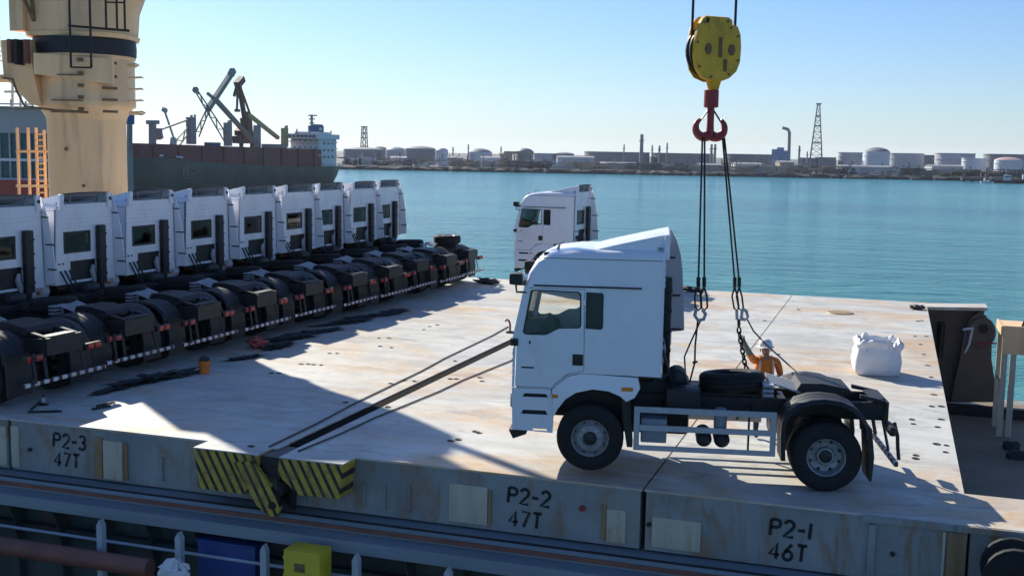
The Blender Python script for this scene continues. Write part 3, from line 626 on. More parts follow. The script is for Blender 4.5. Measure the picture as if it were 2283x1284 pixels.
    P(MB().lathe([(0.0, -0.9), (0.06, -0.9), (0.07, -0.3), (0.2, -0.2), (0.2, 0.2), (0.07, 0.3), (0.06, 0.9), (0, 0.9)], (0, 0, 0.555), 'y', 14), 'rear_axle', 'chassis')
    P(MB().tube([(WB, -0.9, 0.54), (WB, -0.5, 0.45), (WB, 0.5, 0.45), (WB, 0.9, 0.54)], 0.06, 8), 'front_axle', 'chassis')
    sp = link('spare_wheel', ME['sp'], T, (1.42, 0.12, 1.50)); sp.rotation_euler = (math.radians(-90 + 5), math.radians(4), 0)
    link('rim', ME['fr'], sp)
    P(MB().box(1.0, 1.9, -0.4, 0.4, 1.30, 1.345), 'spare_carrier', 'chassis')
    # fifth wheel and ramps
    P(MB().prism([(-0.42, 1.50), (-0.5, 1.42), (0.42, 1.42), (0.34, 1.56), (0.0, 1.57)], -0.42, 0.42), 'fifth_wheel', 'chassis')
    P(MB().box(-0.35, 0.35, -0.45, 0.45, 1.301, 1.42, 0.02), 'fifth_wheel_base', 'chassis')
    for k in range(5):
        y = -0.1 + 0.12 * k
        P(MB().bar((0.86, y, 1.60 - 0.01 * k), (0.30, y, 1.44 - 0.01 * k), 0.085, 0.03), 'ramp_slat', 'guard')
    b = MB()
    for z in (1.36, 1.44, 1.52): b.box(0.78, 0.95, 0.30, 0.62, z, z + 0.03)
    b.box(0.80, 0.84, 0.3, 0.34, 1.3, 1.55); P(b, 'tool_bracket', 'guard')
    b = MB().prism([(-0.6, 1.36), (-0.98, 1.30), (-0.98, 1.345), (-0.6, 1.42)], 0.36, 0.46); b.prism([(-0.6, 1.36), (-0.98, 1.30), (-0.98, 1.345), (-0.6, 1.42)], -0.46, -0.36); b.box(-1.0, -0.78, -0.355, 0.355, 1.33, 1.36); P(b, 'tail_ramp', 'chassis')
    return T
truck0 = make_truck()
def place(t, x, y, rz, label, group=None):
    t.location = (x, y, 0); t.rotation_euler = (0, 0, math.radians(rz)); t['label'] = label
    if group: t['group'] = group
    return t
NEAR_RZ = 180 + 11.5
GR = 'tractor trucks parked in a row'
ROWY = [18.95, 21.6, 24.2, 26.8, 29.5, 32.1, 34.5, 36.9, 39.2, 41.6]
ORD = ['nearest truck of the parked row, its cab outside the left edge', 'second white tractor truck of the parked row, cab cut by the left edge', 'third white tractor truck of the parked row, from the left',
       'fourth white tractor truck of the parked row, in front of the cream crane column', 'fifth white tractor truck of the parked row, from the left', 'sixth white tractor truck of the parked row, from the left',
       'seventh white tractor truck of the parked row, from the left', 'eighth white tractor truck of the parked row, from the left', 'ninth white tractor truck of the parked row, last but one before the water',
       'last white tractor truck of the parked row, farthest, beside the water']
rowtr = []
for i, y in enumerate(ROWY):
    t = copy_tree(truck0); x_tail = -15.85 + 0.55 * (i / 9.0) + random.uniform(-0.16, 0.16)
    place(t, x_tail - 1.06, y + random.uniform(-0.06, 0.06), 180 - 1.0 + random.uniform(-1.3, 1.3), ORD[i], GR); rowtr.append(t)
    st_ = random.uniform(-0.12, 0.16)
    for c in children(t):
        k_ = c.name.split('.')[0]
        if k_ == 'wheel' and c.location.x > 1: c.rotation_euler.z += st_
        if k_ == 'spare_wheel': c.location.x += random.uniform(-0.12, 0.12); c.location.y += random.uniform(-0.1, 0.1); c.rotation_euler.x += random.uniform(-0.08, 0.02)
t2 = copy_tree(truck0)
place(t2, -8.75, 42.65, 180 - 1, 'white tractor truck with a driver, standing alone at the far deck edge', None)
if 'group' in t2: del t2['group']
place(truck0, -1.03, 19.25, NEAR_RZ, 'large white tractor truck hanging from the yellow hook block by slings')
for c in children(truck0):
    if c.name.split('.')[0] == 'wheel' and c.location.x > 1: c.location.z = 0.68
    if c.name.startswith('front_axle'): c.location.z = 0.14
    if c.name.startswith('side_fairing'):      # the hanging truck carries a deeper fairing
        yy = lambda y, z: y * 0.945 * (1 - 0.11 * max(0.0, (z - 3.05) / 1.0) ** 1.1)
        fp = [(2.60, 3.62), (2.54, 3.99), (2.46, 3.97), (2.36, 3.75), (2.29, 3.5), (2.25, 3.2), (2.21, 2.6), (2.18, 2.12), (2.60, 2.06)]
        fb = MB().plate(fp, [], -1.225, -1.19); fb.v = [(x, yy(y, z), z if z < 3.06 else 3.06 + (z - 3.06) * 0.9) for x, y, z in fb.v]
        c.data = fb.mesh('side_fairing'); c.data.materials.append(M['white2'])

# ================================================================== deck crane (cream column)
def crane():
    c = thing('deck_crane', 'cream painted ship crane column with platform and black slewing ring', 'crane', loc=(CX, CY, 0))
    D = (Vector((CX, CY, 0)) - Vector((0, 0, 0))).length
    def P(b, n, m, p=c, sm=35): return b.build(n, M[m], p, sm)
    # view-facing frame: u = image right, v = away from the camera
    u = Vector((RM[0, 0], RM[1, 0], 0)).normalized(); v = Vector((-u.y, u.x, 0))
    def L(a, b_, z): q = u * a + v * b_; return (q.x, q.y, z)
    P(MB().lathe([(1.17, -3.6), (1.17, 5.85), (1.21, 6.0), (1.4, 6.3), (1.45, 6.45)], n=40), 'column', 'cream')
    P(MB().lathe([(1.46, 6.3), (1.48, 6.35), (1.48, 6.5), (1.46, 6.55), (1.46, 7.75), (1.50, 7.8), (1.50, 7.85)], n=40), 'pedestal_head', 'cream')
    P(MB().lathe([(1.40, 7.85), (1.52, 7.87), (1.53, 8.1), (1.51, 8.35), (1.4, 8.36)], n=40), 'slewing_ring', 'black')
    # house above the ring, leaning out to the right
    h = [(L(-1.6, -1.3, 0)), L(1.5, -1.35, 0), L(1.6, 1.2, 0), L(-1.6, 1.3, 0)]
    def ring(z, r, l, f):
        pts = []
        for k in range(20):
            t = 2 * math.pi * k / 20; a = math.cos(t); b_ = math.sin(t); a = math.copysign(abs(a) ** 0.6, a); b_ = math.copysign(abs(b_) ** 0.6, b_)
            pts.append(L(a * (r if a > 0 else l), b_ * f, z))
        return pts
    P(MB().loft([ring(8.36, 1.50, 1.55, 1.42), ring(8.49, 1.54, 1.6, 1.45), ring(8.50, 1.48, 1.56, 1.4), ring(9.2, 1.54, 1.56, 1.4), ring(10.6, 2.1, 1.65, 1.4), ring(11.6, 2.2, 1.5, 1.3)], True, True), 'crane_house', 'cream')
    P(MB().bar(L(-1.55, -0.9, 8.5), L(-1.55, -0.9, 10.4), 0.5, 0.5), 'winch_cover', 'cream')
    for a in (-1.0, -0.7): P(MB().bar(L(a - 0.3, -1.5, 9.6), L(-0.95, -1.5, 8.75), 0.1, 0.08), 'hose_bracket', 'creamdark')
    # luffing frame and jib (run on above the picture)
    tip = Vector((-2.6 - CX, 19.9 - CY, 24.0)); f0 = Vector(L(1.55, -0.3, 10.8)); f1 = Vector(L(1.1, 0.9, 10.8))
    d = (tip - f0).normalized(); side = d.cross(Vector((0, 0, 1))).normalized()
    for s in (-0.25, 0.35): P(MB().bar(f0 + side * s * 2, tip + side * s, 0.22, 0.3), 'jib_chord', 'cream')
    for k in range(1, 9):
        q = f0.lerp(tip, k / 9); w_ = 0.5 * (1 - k / 9) + 0.25
        P(MB().bar(q - side * w_, q + side * (w_ + 0.1), 0.12, 0.15), 'jib_brace', 'cream')
    P(MB().bar(L(1.45, -0.5, 11.4), L(1.25, -0.5, 15.2), 0.5, 0.45), 'mast_post', 'cream')
    # platform on the left with cabin box and railings
    P(MB().loft([[L(-2.12, -1.0, 7.15), L(-1.0, -1.5, 7.15), L(-1.0, 0.8, 7.15), L(-2.12, 0.8, 7.15)], [L(-2.18, -1.0, 8.22), L(-1.1, -1.5, 8.22), L(-1.1, 0.8, 8.22), L(-2.18, 0.8, 8.22)]], True, True), 'cable_box', 'cream')
    P(MB().loft([[L(-1.25, -1.2, 6.3), L(-0.9, -1.3, 6.3), L(-0.9, 0.6, 6.3), L(-1.25, 0.6, 6.3)], [L(-2.1, -1.0, 7.149), L(-1.0, -1.5, 7.149), L(-1.0, 0.8, 7.149), L(-2.1, 0.8, 7.149)]], True, True), 'box_gusset', 'cream')
    for a in (-1.62, -1.14): P(MB().bar(L(a, -1.62, 7.5), L(a, -1.62, 8.2), 0.16, 0.12), 'door_jamb', 'pipe')
    P(MB().bar(L(-1.38, -1.58, 7.46), L(-1.38, -1.58, 8.2), 0.34, 0.1), 'doorway', 'black')
    P(MB().loft([[L(-0.95, -1.62, 7.2), L(1.3, -1.35, 6.95), L(1.3, -1.2, 6.95), L(-0.95, -1.4, 7.2)], [L(-0.95, -1.62, 7.82), L(1.3, -1.35, 7.7), L(1.3, -1.2, 7.7), L(-0.95, -1.4, 7.82)]], True, True), 'drum_cover', 'cream')
    pf = P(MB().loft([[L(-4.4, -1.0, 7.08), L(-2.1, -1.0, 7.08), L(-2.1, 1.2, 7.08), L(-4.4, 1.2, 7.08)], [L(-4.4, -1.0, 7.2), L(-2.1, -1.0, 7.2), L(-2.1, 1.2, 7.2), L(-4.4, 1.2, 7.2)]], True, True), 'platform', 'cream')
    for a in (-4.3, -3.6, -2.9, -2.3):
        for b_ in (-0.95, 1.1): P(MB().tube([L(a, b_, 7.2), L(a, b_, 8.3)], 0.028, 6), 'rail_post', 'cream', pf)
    for z in (7.75, 8.05, 8.3):
        for b_ in (-0.95, 1.1): P(MB().tube([L(-4.4, b_, z), L(-2.2, b_, z)], 0.024, 6), 'handrail', 'cream', pf)
    P(MB().tube([L(-2.1, -1.08, 7.1), L(-1.7, -1.35, 7.05), L(-1.55, -1.45, 6.7), L(-1.3, -1.5, 6.25), L(-0.4, -1.62, 6.15), L(0.6, -1.5, 6.1)], 0.035, 6), 'cable', 'creamdark')
    # pad eyes up the right side, steps and brackets on the face
    for z in (6.15, 6.5, 6.85, 7.2, 7.6):
        k = 0.34 if z < 7.5 else 0.18
        P(MB().tube([L(1.45, -0.35, z), L(1.5 + k, -0.35, z + 0.03), L(1.6 + k, -0.35, z), L(1.5 + k, -0.35, z - 0.05), L(1.45, -0.35, z - 0.03)], 0.035, 6), 'pad_eye', 'cream')
        P(MB().bar(L(0.95, -1.24, z), L(1.3, -0.98, z), 0.07, 0.08), 'clamp', 'creamdark')
        P(MB().bar(L(0.32, -1.56, z + 0.05), L(0.48, -1.5, z + 0.05), 0.1, 0.1), 'clamp', 'creamdark')
    for z in (6.1, 6.45, 7.2): P(MB().bar(L(-0.5, -1.52, z), L(0.45, -1.53, z), 0.04, 0.04), 'weld_seam', 'creamdark')
    # ladder and service stand at the ring
    for a in (0.25, 0.85):
        P(MB().tube([L(a - 0.12, -1.85, 9.65), L(a, -1.85, 9.6), L(a, -1.85, 7.4)], 0.035, 6), 'ladder_stile', 'steel')
    P(MB().tube([L(0.25, -1.85, 7.4), L(0.85, -1.85, 7.4)], 0.03, 6), 'ladder_rung', 'steel')
    st = P(MB().tube([L(0.2, -1.85, 8.6), L(1.95, -1.7, 8.5)], 0.04, 6), 'service_stand', 'steel')
    for a in (1.3, 1.62, 1.85): P(MB().tube([L(a, -1.8, 8.52), L(a, -1.8, 11.0)], 0.032, 6), 'stand_post', 'steel', st)
    for z in (9.3, 9.6, 9.9, 10.2, 10.5): P(MB().tube([L(1.3, -1.8, z), L(1.85, -1.8, z)], 0.026, 6), 'stand_rung', 'steel', st)
    P(MB().lathe([(0, 0), (0.05, 0), (0.05, 0.04), (0, 0.04)], L(0.3, -1.26, 3.9), 'y', 10), 'lug', 'creamdark'); P(MB().lathe([(0, 0), (0.06, 0), (0.06, 0.04), (0, 0.04)], L(-0.2, -1.26, 5.0), 'y', 10), 'lug', 'creamdark')
    return c
_p = at(195, 319, 36.0); CX, CY = _p.x, _p.y
crane()
# access ladder tower left of the column
lt = thing('ladder_tower', 'cream steel ladder frame standing left of the crane column', 'ladder')
def lat(px, py, d=38.0): return at(px, py, d)
for px in (38, 62, 80, 110):
    a = lat(px, 285 if px < 100 else 240); b = Vector((a.x, a.y, -1.0)); MB().tube([a, b], 0.05, 6).build('upright', M['cream'], lt)
for py in (338, 415):
    MB().tube([lat(36, py), lat(112, py)], 0.045, 6).build('cross_bar', M['cream'], lt)
for py in range(300, 470, 13):
    MB().tube([lat(81, py), lat(98, py)], 0.03, 6).build('rung', M['cream'], lt)
a = lat(98, 290); MB().tube([a, (a.x, a.y, -1.0)], 0.05, 6).build('upright', M['cream'], lt)
# upper railing frame behind the platform
for px in (28, 46):
    MB().tube([lat(px, 190), lat(px, 240)], 0.04, 6).build('upright', M['post'], lt)
MB().tube([lat(10, 205), lat(60, 205)], 0.04, 6).build('cross_bar', M['post'], lt)

# ================================================================== hook block, hook, wires, slings
HD = 19.3
def hp(px, py, dd=0.0): return at(px, py, HD + dd)
k = HD / F
hb_ = thing('hook_block', 'yellow crane hook block with black sheave and red ramshorn hook', 'hook block')
uR = Vector((RM[0, 0], RM[1, 0], RM[2, 0])); uU = -Vector((RM[0, 1], RM[1, 1], RM[2, 1])); uB = -Vector((RM[0, 2], RM[1, 2], RM[2, 2]))
rot = Matrix.Rotation(math.radians(24), 3, 'Z')
bu = Vector((RM[0, 0], RM[1, 0], 0)).normalized(); bv = Vector((bu.y, -bu.x, 0))      # bv points to the camera
yaw = math.radians(-17); bu, bv = bu * math.cos(yaw) + bv * math.sin(yaw), bv * math.cos(yaw) - bu * math.sin(yaw)
BC = hp(1590, 112)
def bl(a, z, t): return BC + bu * a + bv * t + Vector((0, 0, z))
out = [(-0.30, 0.50), (-0.24, 0.545), (0.20, 0.54), (0.26, 0.50), (0.27, 0.42), (0.37, 0.40), (0.43, 0.26), (0.45, 0.05), (0.44, -0.20), (0.38, -0.36), (0.26, -0.47), (0.10, -0.53), (-0.12, -0.53), (-0.28, -0.47), (-0.38, -0.34), (-0.43, -0.15), (-0.43, 0.12), (-0.38, 0.36)]
def cheek(t0, t1, mat, name, sc=1.0):
    n = len(out); b = MB(); b.add([bl(a * sc, z * sc, t0) for a, z in out] + [bl(a * sc * 0.97, z * sc * 0.97, t1) for a, z in out], [tuple(range(n))[::-1], tuple(range(n, 2 * n))] + [(i, (i + 1) % n, n + (i + 1) % n, n + i) for i in range(n)])
    return b.build(name, M[mat], hb_)
ck = cheek(0.10, 0.16, 'yellow', 'cheek_plate'); cheek(-0.10, -0.16, 'yellow', 'cheek_plate')
b = MB(); nn = 32
for (r0, t0), (r1, t1) in zip([(0.0, -0.09), (0.47, -0.09), (0.47, -0.05), (0.40, 0.0), (0.47, 0.05), (0.47, 0.09)], [(0.47, -0.09), (0.47, -0.05), (0.40, 0.0), (0.47, 0.05), (0.47, 0.09), (0.0, 0.09)]):
    b.loft([[bl(max(r, 1e-4) * math.cos(2 * math.pi * i / nn), max(r, 1e-4) * math.sin(2 * math.pi * i / nn) - 0.02, t) for i in range(nn)] for r, t in ((r0, t0), (r1, t1))], True)
b.build('sheave', M['steel'], hb_)
for a in (-0.17, 0.26):
    bb = MB(); bb.loft([[bl(a + r * math.cos(math.pi * i / 3), 0.0 + 1.5 * r * math.sin(math.pi * i / 3), t) for i in range(6)] for r, t in ((0.07, 0.155), (0.06, 0.185), (0.001, 0.185))], True); bb.build('axle_nut', M['creamdark'], ck)
for a, z0, z1 in ((0.05, -0.13, 0.20), (0.15, -0.36, -0.16)): MB().bar(bl(a, z0, 0.163), bl(a, z1, 0.163), 0.06, 0.02, up=bv).build('slot_strip', M['creamdark'], ck)
for k, (a, z) in enumerate(out[::2]):
    q = bl(a * 0.86, z * 0.86, 0.158); MB().tube([q, q + bv * 0.03], [0.022, 0.018], 6).build('bolt', M['creamdark'], ck)
MB().bar(bl(-0.2, 0.30, 0.1), bl(-0.2, 0.50, 0.18), 0.05, 0.02).build('grease_pipe', M['steel'], ck)
MB().tube([bl(0.03, -0.50, 0), bl(0.03, -0.66, 0)], [0.13, 0.09], 14).build('swivel_neck', M['yellow'], hb_)
MB().tube([bl(0.0, -0.66, 0), bl(0.0, -0.67, 0), bl(0.0, -0.95, 0), bl(0.0, -0.96, 0)], [0.09, 0.125, 0.125, 0.09], 16).build('swivel_collar', M['red'], hb_)
HC = bl(0.0, -0.95, 0)
hook = MB().tube([HC, HC - Vector((0, 0, 0.30)), HC - Vector((0, 0, 0.52))], [0.06, 0.06, 0.075], 12)
for s in (-1, 1):
    pts = []; rs = []
    for i in range(13):
        t = math.radians(-118 + i * 15.0); pts.append(HC + bu * s * (0.115 + 0.155 * math.cos(t)) + Vector((0, 0, -0.345 + 0.155 * math.sin(t)))); rs.append(0.078 * (1 - i / 13.0) ** 0.55 + 0.01)
    hook.tube(pts, rs, 10)
hook.build('ramshorn_hook', M['red'], hb_)
for s in (-1, 1):
    MB().bar(HC + bu * s * 0.05 - Vector((0, 0, 0.05)), HC + bu * s * 0.24 - Vector((0, 0, 0.30)), 0.03, 0.02).build('safety_latch', M['steel'], hb_)
wires = []
for i, (a, lab) in enumerate(((-0.40, 'left'), (0.39, 'right'))):
    q0 = bl(a, 0.1, 0.0); q1 = Vector((q0.x, q0.y, 24.0))
    tag(MB().tube([q0, q1], 0.023, 8).build('crane_wire', M['steel']), 'thin black crane wire running up from the %s side of the hook block' % lab, 'wire', 'crane wires above the hook block')
# slings
def sag(a, b, n=6, s=0.0):
    a = Vector(a); b = Vector(b); return [a.lerp(b, i / n) - Vector((0, 0, s * 4 * (i / n) * (1 - i / n))) for i in range(n + 1)]
def chain(par, a, b, mat='steel', r=0.016, ln=0.13, nm='chain_link'):
    a = Vector(a); b = Vector(b); n = max(2, int((b - a).length / (ln * 0.72))); d = (b - a).normalized()
    ref = d.cross(Vector((0.3, 1, 0.2))).normalized(); r2 = d.cross(ref)
    for i in range(n):
        c = a.lerp(b, (i + 0.5) / n); w_ = ref if i % 2 else r2
        pts = [c + d * (ln / 2) * math.sin(t) * (1 if True else 1) + w_ * 0.035 * math.cos(t) for t in [2 * math.pi * q / 10 for q in range(11)]]
        MB().tube(pts, r, 5, False).build(nm, M[mat], par)
sl = thing('sling_set', 'left wire rope sling set dropping from the hook behind the cab', 'sling')
for x0, x1 in ((1566, 1557), (1571, 1570)):
    MB().tube(sag(hp(x0, 306), hp(x1, 628)), 0.017, 7).build('rope_leg', M['steel'], sl)
    MB().tube([hp(x1, 618), hp(x1, 640)], 0.034, 8).build('ferrule', M['steel'], sl)
    q = [(x1, 640), (x1 - 8, 660), (x1 - 7, 685), (x1, 692), (x1 + 7, 685), (x1 + 6, 660), (x1, 640)]
    MB().tube([hp(*p) for p in q], 0.017, 6).build('rope_eye', M['steel'], sl)
MB().tube([hp(1552, 690), hp(1549, 703), hp(1556, 714), hp(1569, 712), hp(1573, 700), hp(1566, 690)], 0.03, 8).build('shackle', M['guard'], sl)
T0 = truck0.matrix_world.copy(); bpy.context.view_layer.update(); T0 = truck0.matrix_world.copy()
def tl(x, y, z): return T0 @ Vector((x, y, z))
MB().tube([hp(1564, 710), hp(1541, 760), hp(1526, 795), tl(2.16, 0.42, 1.34)], 0.015, 6).build('rope_tail', M['steel'], sl)
MB().tube([hp(1556, 712), hp(1550, 770), hp(1549, 808), tl(2.08, -0.42, 1.34)], 0.017, 6).build('rope_tail', M['steel'], sl)
MB().bar(hp(1544, 808), hp(1555, 806), 0.04, 0.03).build('rope_clip', M['steel'], sl)
def hq(px, py): return hp(px, py, 1.25)
sr = thing('sling_set', 'right wire rope and chain sling set held by the worker', 'sling')
for x0, x1 in ((1611, 1638), (1615, 1648)):
    MB().tube(sag(hp(x0, 308), hq(x1, 628)), 0.017, 7).build('rope_leg', M['steel'], sr)
    MB().tube([hq(x1, 618), hq(x1, 640)], 0.034, 8).build('ferrule', M['steel'], sr)
    q = [(x1, 640), (x1 - 6, 660), (x1 - 1, 688), (x1 + 6, 692), (x1 + 9, 684), (x1 + 6, 660), (x1, 640)]
    MB().tube([hq(*p) for p in q], 0.017, 6).build('rope_eye', M['steel'], sr)
MB().tube([hq(1642, 690), hq(1643, 712), hq(1652, 714), hq(1655, 690)], 0.03, 8).build('shackle', M['guard'], sr)
MB().tube([hq(1655, 688), hq(1664, 694), hq(1667, 706), hq(1660, 713), hq(1652, 708)], 0.03, 8).build('hook', M['guard'], sr)
chain(sr, hq(1647, 712), hq(1648, 745)); chain(sr, hq(1648, 742), hq(1661, 812))
MB().tube([hq(1660, 808), hq(1661, 835), tl(1.05, -0.42, 1.34)], 0.017, 6).build('rope_tail', M['steel'], sr)
MB().tube([hq(1664, 708), hq(1680, 738), hq(1705, 765), hq(1760, 815), tl(0.2, -0.5, 1.5)], 0.015, 6).build('rope_tail', M['steel'], sr)
MB().tube([hq(1662, 812), hq(1672, 826), hq(1690, 838), tl(0.85, -0.3, 1.5)], 0.02, 6).build('rope_tail', M['steel'], sr)
# wires lying on the covers beside the hinge gap
for (a, b_, lab) in (((600, 995), (1135, 728), 'thin dark wire lying on the deck left of the hinge gap'), ((665, 1005), (1180, 785), 'thin dark wire lying on the deck right of the hinge gap')):
    A = on_z(*a, 0.02); B = on_z(*b_, 0.02)
    tag(MB().tube([A.lerp(B, i / 8) + Vector((0.03 * math.sin(i * 2.1), 0, 0)) for i in range(9)], 0.015, 6).build('deck_wire', M['steel']), lab, 'wire')
A = on_z(1137, 742)
rh = thing('red_tensioner', 'small red lever hook standing on deck in front of the hanging truck', 'hook', loc=A)
MB().tube([(0, 0, 0), (0, 0, 0.24), (-0.03, 0, 0.34), (-0.10, 0, 0.38), (-0.15, 0, 0.33)], 0.03, 8).build('lever', M['red'], rh)
MB().box(-0.1, 0.1, -0.08, 0.08, 0, 0.05, 0.01).build('foot', M['steel'], rh)

# ================================================================== people
def skin_mesh(name, J, E, regions, root=0, mats=()):
    # J: joint positions with radius, E: edges (with a material index each)
    me = bpy.data.meshes.new(name); me.from_pydata([j[:3] for j in J], [e[:2] for e in E], []); o = bpy.data.objects.new(name, me); S.collection.objects.link(o)
    md_ = o.modifiers.new('skin', 'SKIN'); md_.use_smooth_shade = True
    for i, j in enumerate(J):
        sv = me.skin_vertices[0].data[i]; sv.radius = (j[3], j[4] if len(j) > 4 else j[3]); sv.use_root = (i == root)
    o.modifiers.new('sub', 'SUBSURF').levels = 2
    dg = bpy.context.evaluated_depsgraph_get(); ev = bpy.data.meshes.new_from_object(o.evaluated_get(dg)); bpy.data.objects.remove(o)
    ev.name = name
    for m_ in mats: ev.materials.append(m_)
    seg = [(Vector(J[a][:3]), Vector(J[b][:3]), k) for a, b, k in E]
    for p in ev.polygons:
        c = p.center; best = (9, 0)
        for a, b, k in seg:
            d = b - a; t = max(0, min(1, (c - a).dot(d) / max(d.length_squared, 1e-9))); q = (c - (a + d * t)).length
            if q < best[0]: best = (q, k)
        p.material_index = best[1]; p.use_smooth = True
    return ev
M['skin'] = plain('skin', (0.36, 0.20, 0.13), 0.55, var=0.12, scale=12)
M['glove'] = plain('grey_green_sleeve', (0.16, 0.19, 0.16), 0.85, var=0.2, scale=12)
M['trousers'] = plain('dark_trousers', (0.03, 0.035, 0.06), 0.9, var=0.25, scale=10)
M['hair'] = plain('dark_hair', (0.015, 0.012, 0.01), 0.8)
M['helmet'] = plain('white_helmet', (0.72, 0.71, 0.67), 0.35, var=0.05)
M['tapewhite'] = plain('reflective_band', (0.62, 0.62, 0.58), 0.4)
def hand(J, E, wrist, d, side, k, n0):
    # palm and five bent fingers rooted on the wrist joint
    d = Vector(d).normalized(); s = Vector(side).normalized(); w_ = Vector(J[wrist][:3]); up = d.cross(s).normalized()
    pi = len(J); J.append((*(w_ + d * 0.055), 0.036, 0.022)); E.append((wrist, pi, k))
    for i, (off, ln) in enumerate(((-0.030, 0.062), (-0.010, 0.075), (0.011, 0.070), (0.030, 0.054))):
        a = w_ + d * 0.088 + s * off; b_ = a + d * ln * 0.55 + up * 0.012; c_ = b_ + d * ln * 0.30 + up * 0.032
        i0 = len(J); J.append((*a, 0.011)); J.append((*b_, 0.009)); J.append((*c_, 0.008)); E.extend([(pi, i0, k), (i0, i0 + 1, k), (i0 + 1, i0 + 2, k)])
    a = w_ + d * 0.03 - s * 0.042 + up * 0.01; b_ = a + d * 0.035 - s * 0.012 + up * 0.02; i0 = len(J); J.append((*a, 0.013)); J.append((*b_, 0.010)); E.extend([(pi, i0, k), (i0, i0 + 1, k)])
# worker behind the truck, reaching for the chain (local x = image right, y = away, z = up)
uw = Vector((RM[0, 0], RM[1, 0], 0)).normalized(); ang = math.atan2(uw.y, uw.x)
wp = at(1708, 760, 21.1); wk = thing('person', 'worker in white helmet and orange vest reaching up for the sling chain', 'person', loc=(wp.x, wp.y, 0), rz=ang); wk.scale = (1.07, 1.07, 1.03)
J = [(0, 0, 0.94, 0.15, 0.11), (0, 0, 1.12, 0.17, 0.125), (-0.01, 0, 1.30, 0.20, 0.13), (0.0, 0, 1.43, 0.13, 0.095), (0.0, -0.01, 1.50, 0.055), (0.0, -0.02, 1.57, 0.075, 0.085), (-0.01, -0.02, 1.66, 0.08, 0.095),
     (-0.20, -0.02, 1.41, 0.078), (-0.33, -0.24, 1.58, 0.058), (-0.46, -0.42, 1.80, 0.035),
     (0.21, 0.0, 1.40, 0.078), (0.28, 0.02, 1.14, 0.06), (0.12, -0.20, 1.04, 0.036),
     (-0.10, 0, 0.88, 0.095), (-0.11, -0.03, 0.49, 0.068), (-0.11, 0.02, 0.10, 0.045), (-0.12, -0.13, 0.045, 0.04),
     (0.10, 0, 0.88, 0.095), (0.13, -0.02, 0.49, 0.068), (0.15, 0.05, 0.10, 0.045), (0.17, -0.10, 0.045, 0.04)]
E_ = [(0, 1, 1), (1, 2, 1), (2, 3, 1), (3, 4, 0), (4, 5, 0), (5, 6, 0), (3, 7, 1), (7, 8, 1), (8, 9, 3), (3, 10, 1), (10, 11, 1), (11, 12, 3), (0, 13, 2), (13, 14, 2), (14, 15, 2), (15, 16, 4), (0, 17, 2), (17, 18, 2), (18, 19, 2), (19, 20, 4)]
hand(J, E_, 9, (-0.35, -0.45, 0.65), (0.8, -0.4, 0.2), 3, 0); hand(J, E_, 12, (-0.6, -0.7, -0.1), (0.6, -0.5, 0.1), 3, 0)
link('body', skin_mesh('body', J, E_, None, 0, (M['skin'], M['orange'], M['trousers'], M['glove'], M['black'])), wk)
b = MB().lathe([(0.155, 0.0), (0.125, 0.012), (0.118, 0.05), (0.10, 0.10), (0.06, 0.135), (0.001, 0.145)], (-0.01, -0.02, 1.665), 'z', 20); b.box(-0.09, 0.07, -0.22, -0.12, 1.665, 1.68, 0.005); b.build('helmet', M['helmet'], wk)
b = MB().ball((0.0, -0.115, 1.60), (0.014, 0.018, 0.022), 5); b.ball((-0.095, -0.02, 1.60), (0.012, 0.02, 0.03), 5); b.ball((0.085, -0.02, 1.60), (0.012, 0.02, 0.03), 5); b.build('nose_and_ears', M['skin'], wk)
for nm, q in (('eye', (-0.032, -0.098, 1.625)), ('eye', (0.030, -0.098, 1.625)), ('mouth', (0, -0.10, 1.555))): MB().ball(q, (0.012 if nm == 'eye' else 0.022, 0.008, 0.007), 5).build(nm, M['hair'], wk)
for s in (-1, 1): MB().tube([(s * 0.11, -0.128, 1.02), (s * 0.12, -0.142, 1.25), (s * 0.11, -0.125, 1.40), (s * 0.10, -0.02, 1.50), (s * 0.11, 0.115, 1.38), (s * 0.11, 0.13, 1.1)], 0.016, 6).build('vest_band', M['tapewhite'], wk)
MB().lathe([(0.176, -0.018), (0.182, 0), (0.176, 0.018)], (0, 0, 1.10), 'z', 20).build('vest_belt', M['tapewhite'], wk)
MB().box(0.12, 0.25, -0.17, -0.06, 1.02, 1.16, 0.03).build('tool_pouch', M['red'], wk)
# driver in the far truck
bpy.context.view_layer.update()
dv = thing('person', 'driver in dark clothes seated at the wheel of the far lone truck', 'person', loc=t2.matrix_world @ Vector((3.42, 0.62, 2.12)), rz=t2.rotation_euler.z)
J = [(0, 0, 0.08, 0.16, 0.12), (-0.04, 0, 0.25, 0.15, 0.11), (-0.06, 0, 0.42, 0.17, 0.11), (-0.05, 0, 0.53, 0.10, 0.08), (-0.03, 0, 0.59, 0.05), (0.0, 0, 0.67, 0.075, 0.085), (0.0, 0, 0.76, 0.08, 0.09),
     (-0.03, 0.19, 0.49, 0.06), (0.22, 0.27, 0.36, 0.045), (0.48, 0.20, 0.36, 0.033), (-0.03, -0.19, 0.49, 0.06), (0.2, -0.26, 0.32, 0.045), (0.46, -0.20, 0.36, 0.033),
     (0.12, 0.1, 0.09, 0.09), (0.5, 0.13, 0.12, 0.065), (0.62, 0.13, -0.2, 0.05), (0.12, -0.1, 0.09, 0.09), (0.5, -0.13, 0.12, 0.065), (0.62, -0.13, -0.2, 0.05)]
E_ = [(0, 1, 1), (1, 2, 1), (2, 3, 1), (3, 4, 0), (4, 5, 0), (5, 6, 0), (3, 7, 1), (7, 8, 1), (8, 9, 0), (3, 10, 1), (10, 11, 1), (11, 12, 0), (0, 13, 2), (13, 14, 2), (14, 15, 2), (0, 16, 2), (16, 17, 2), (17, 18, 2)]
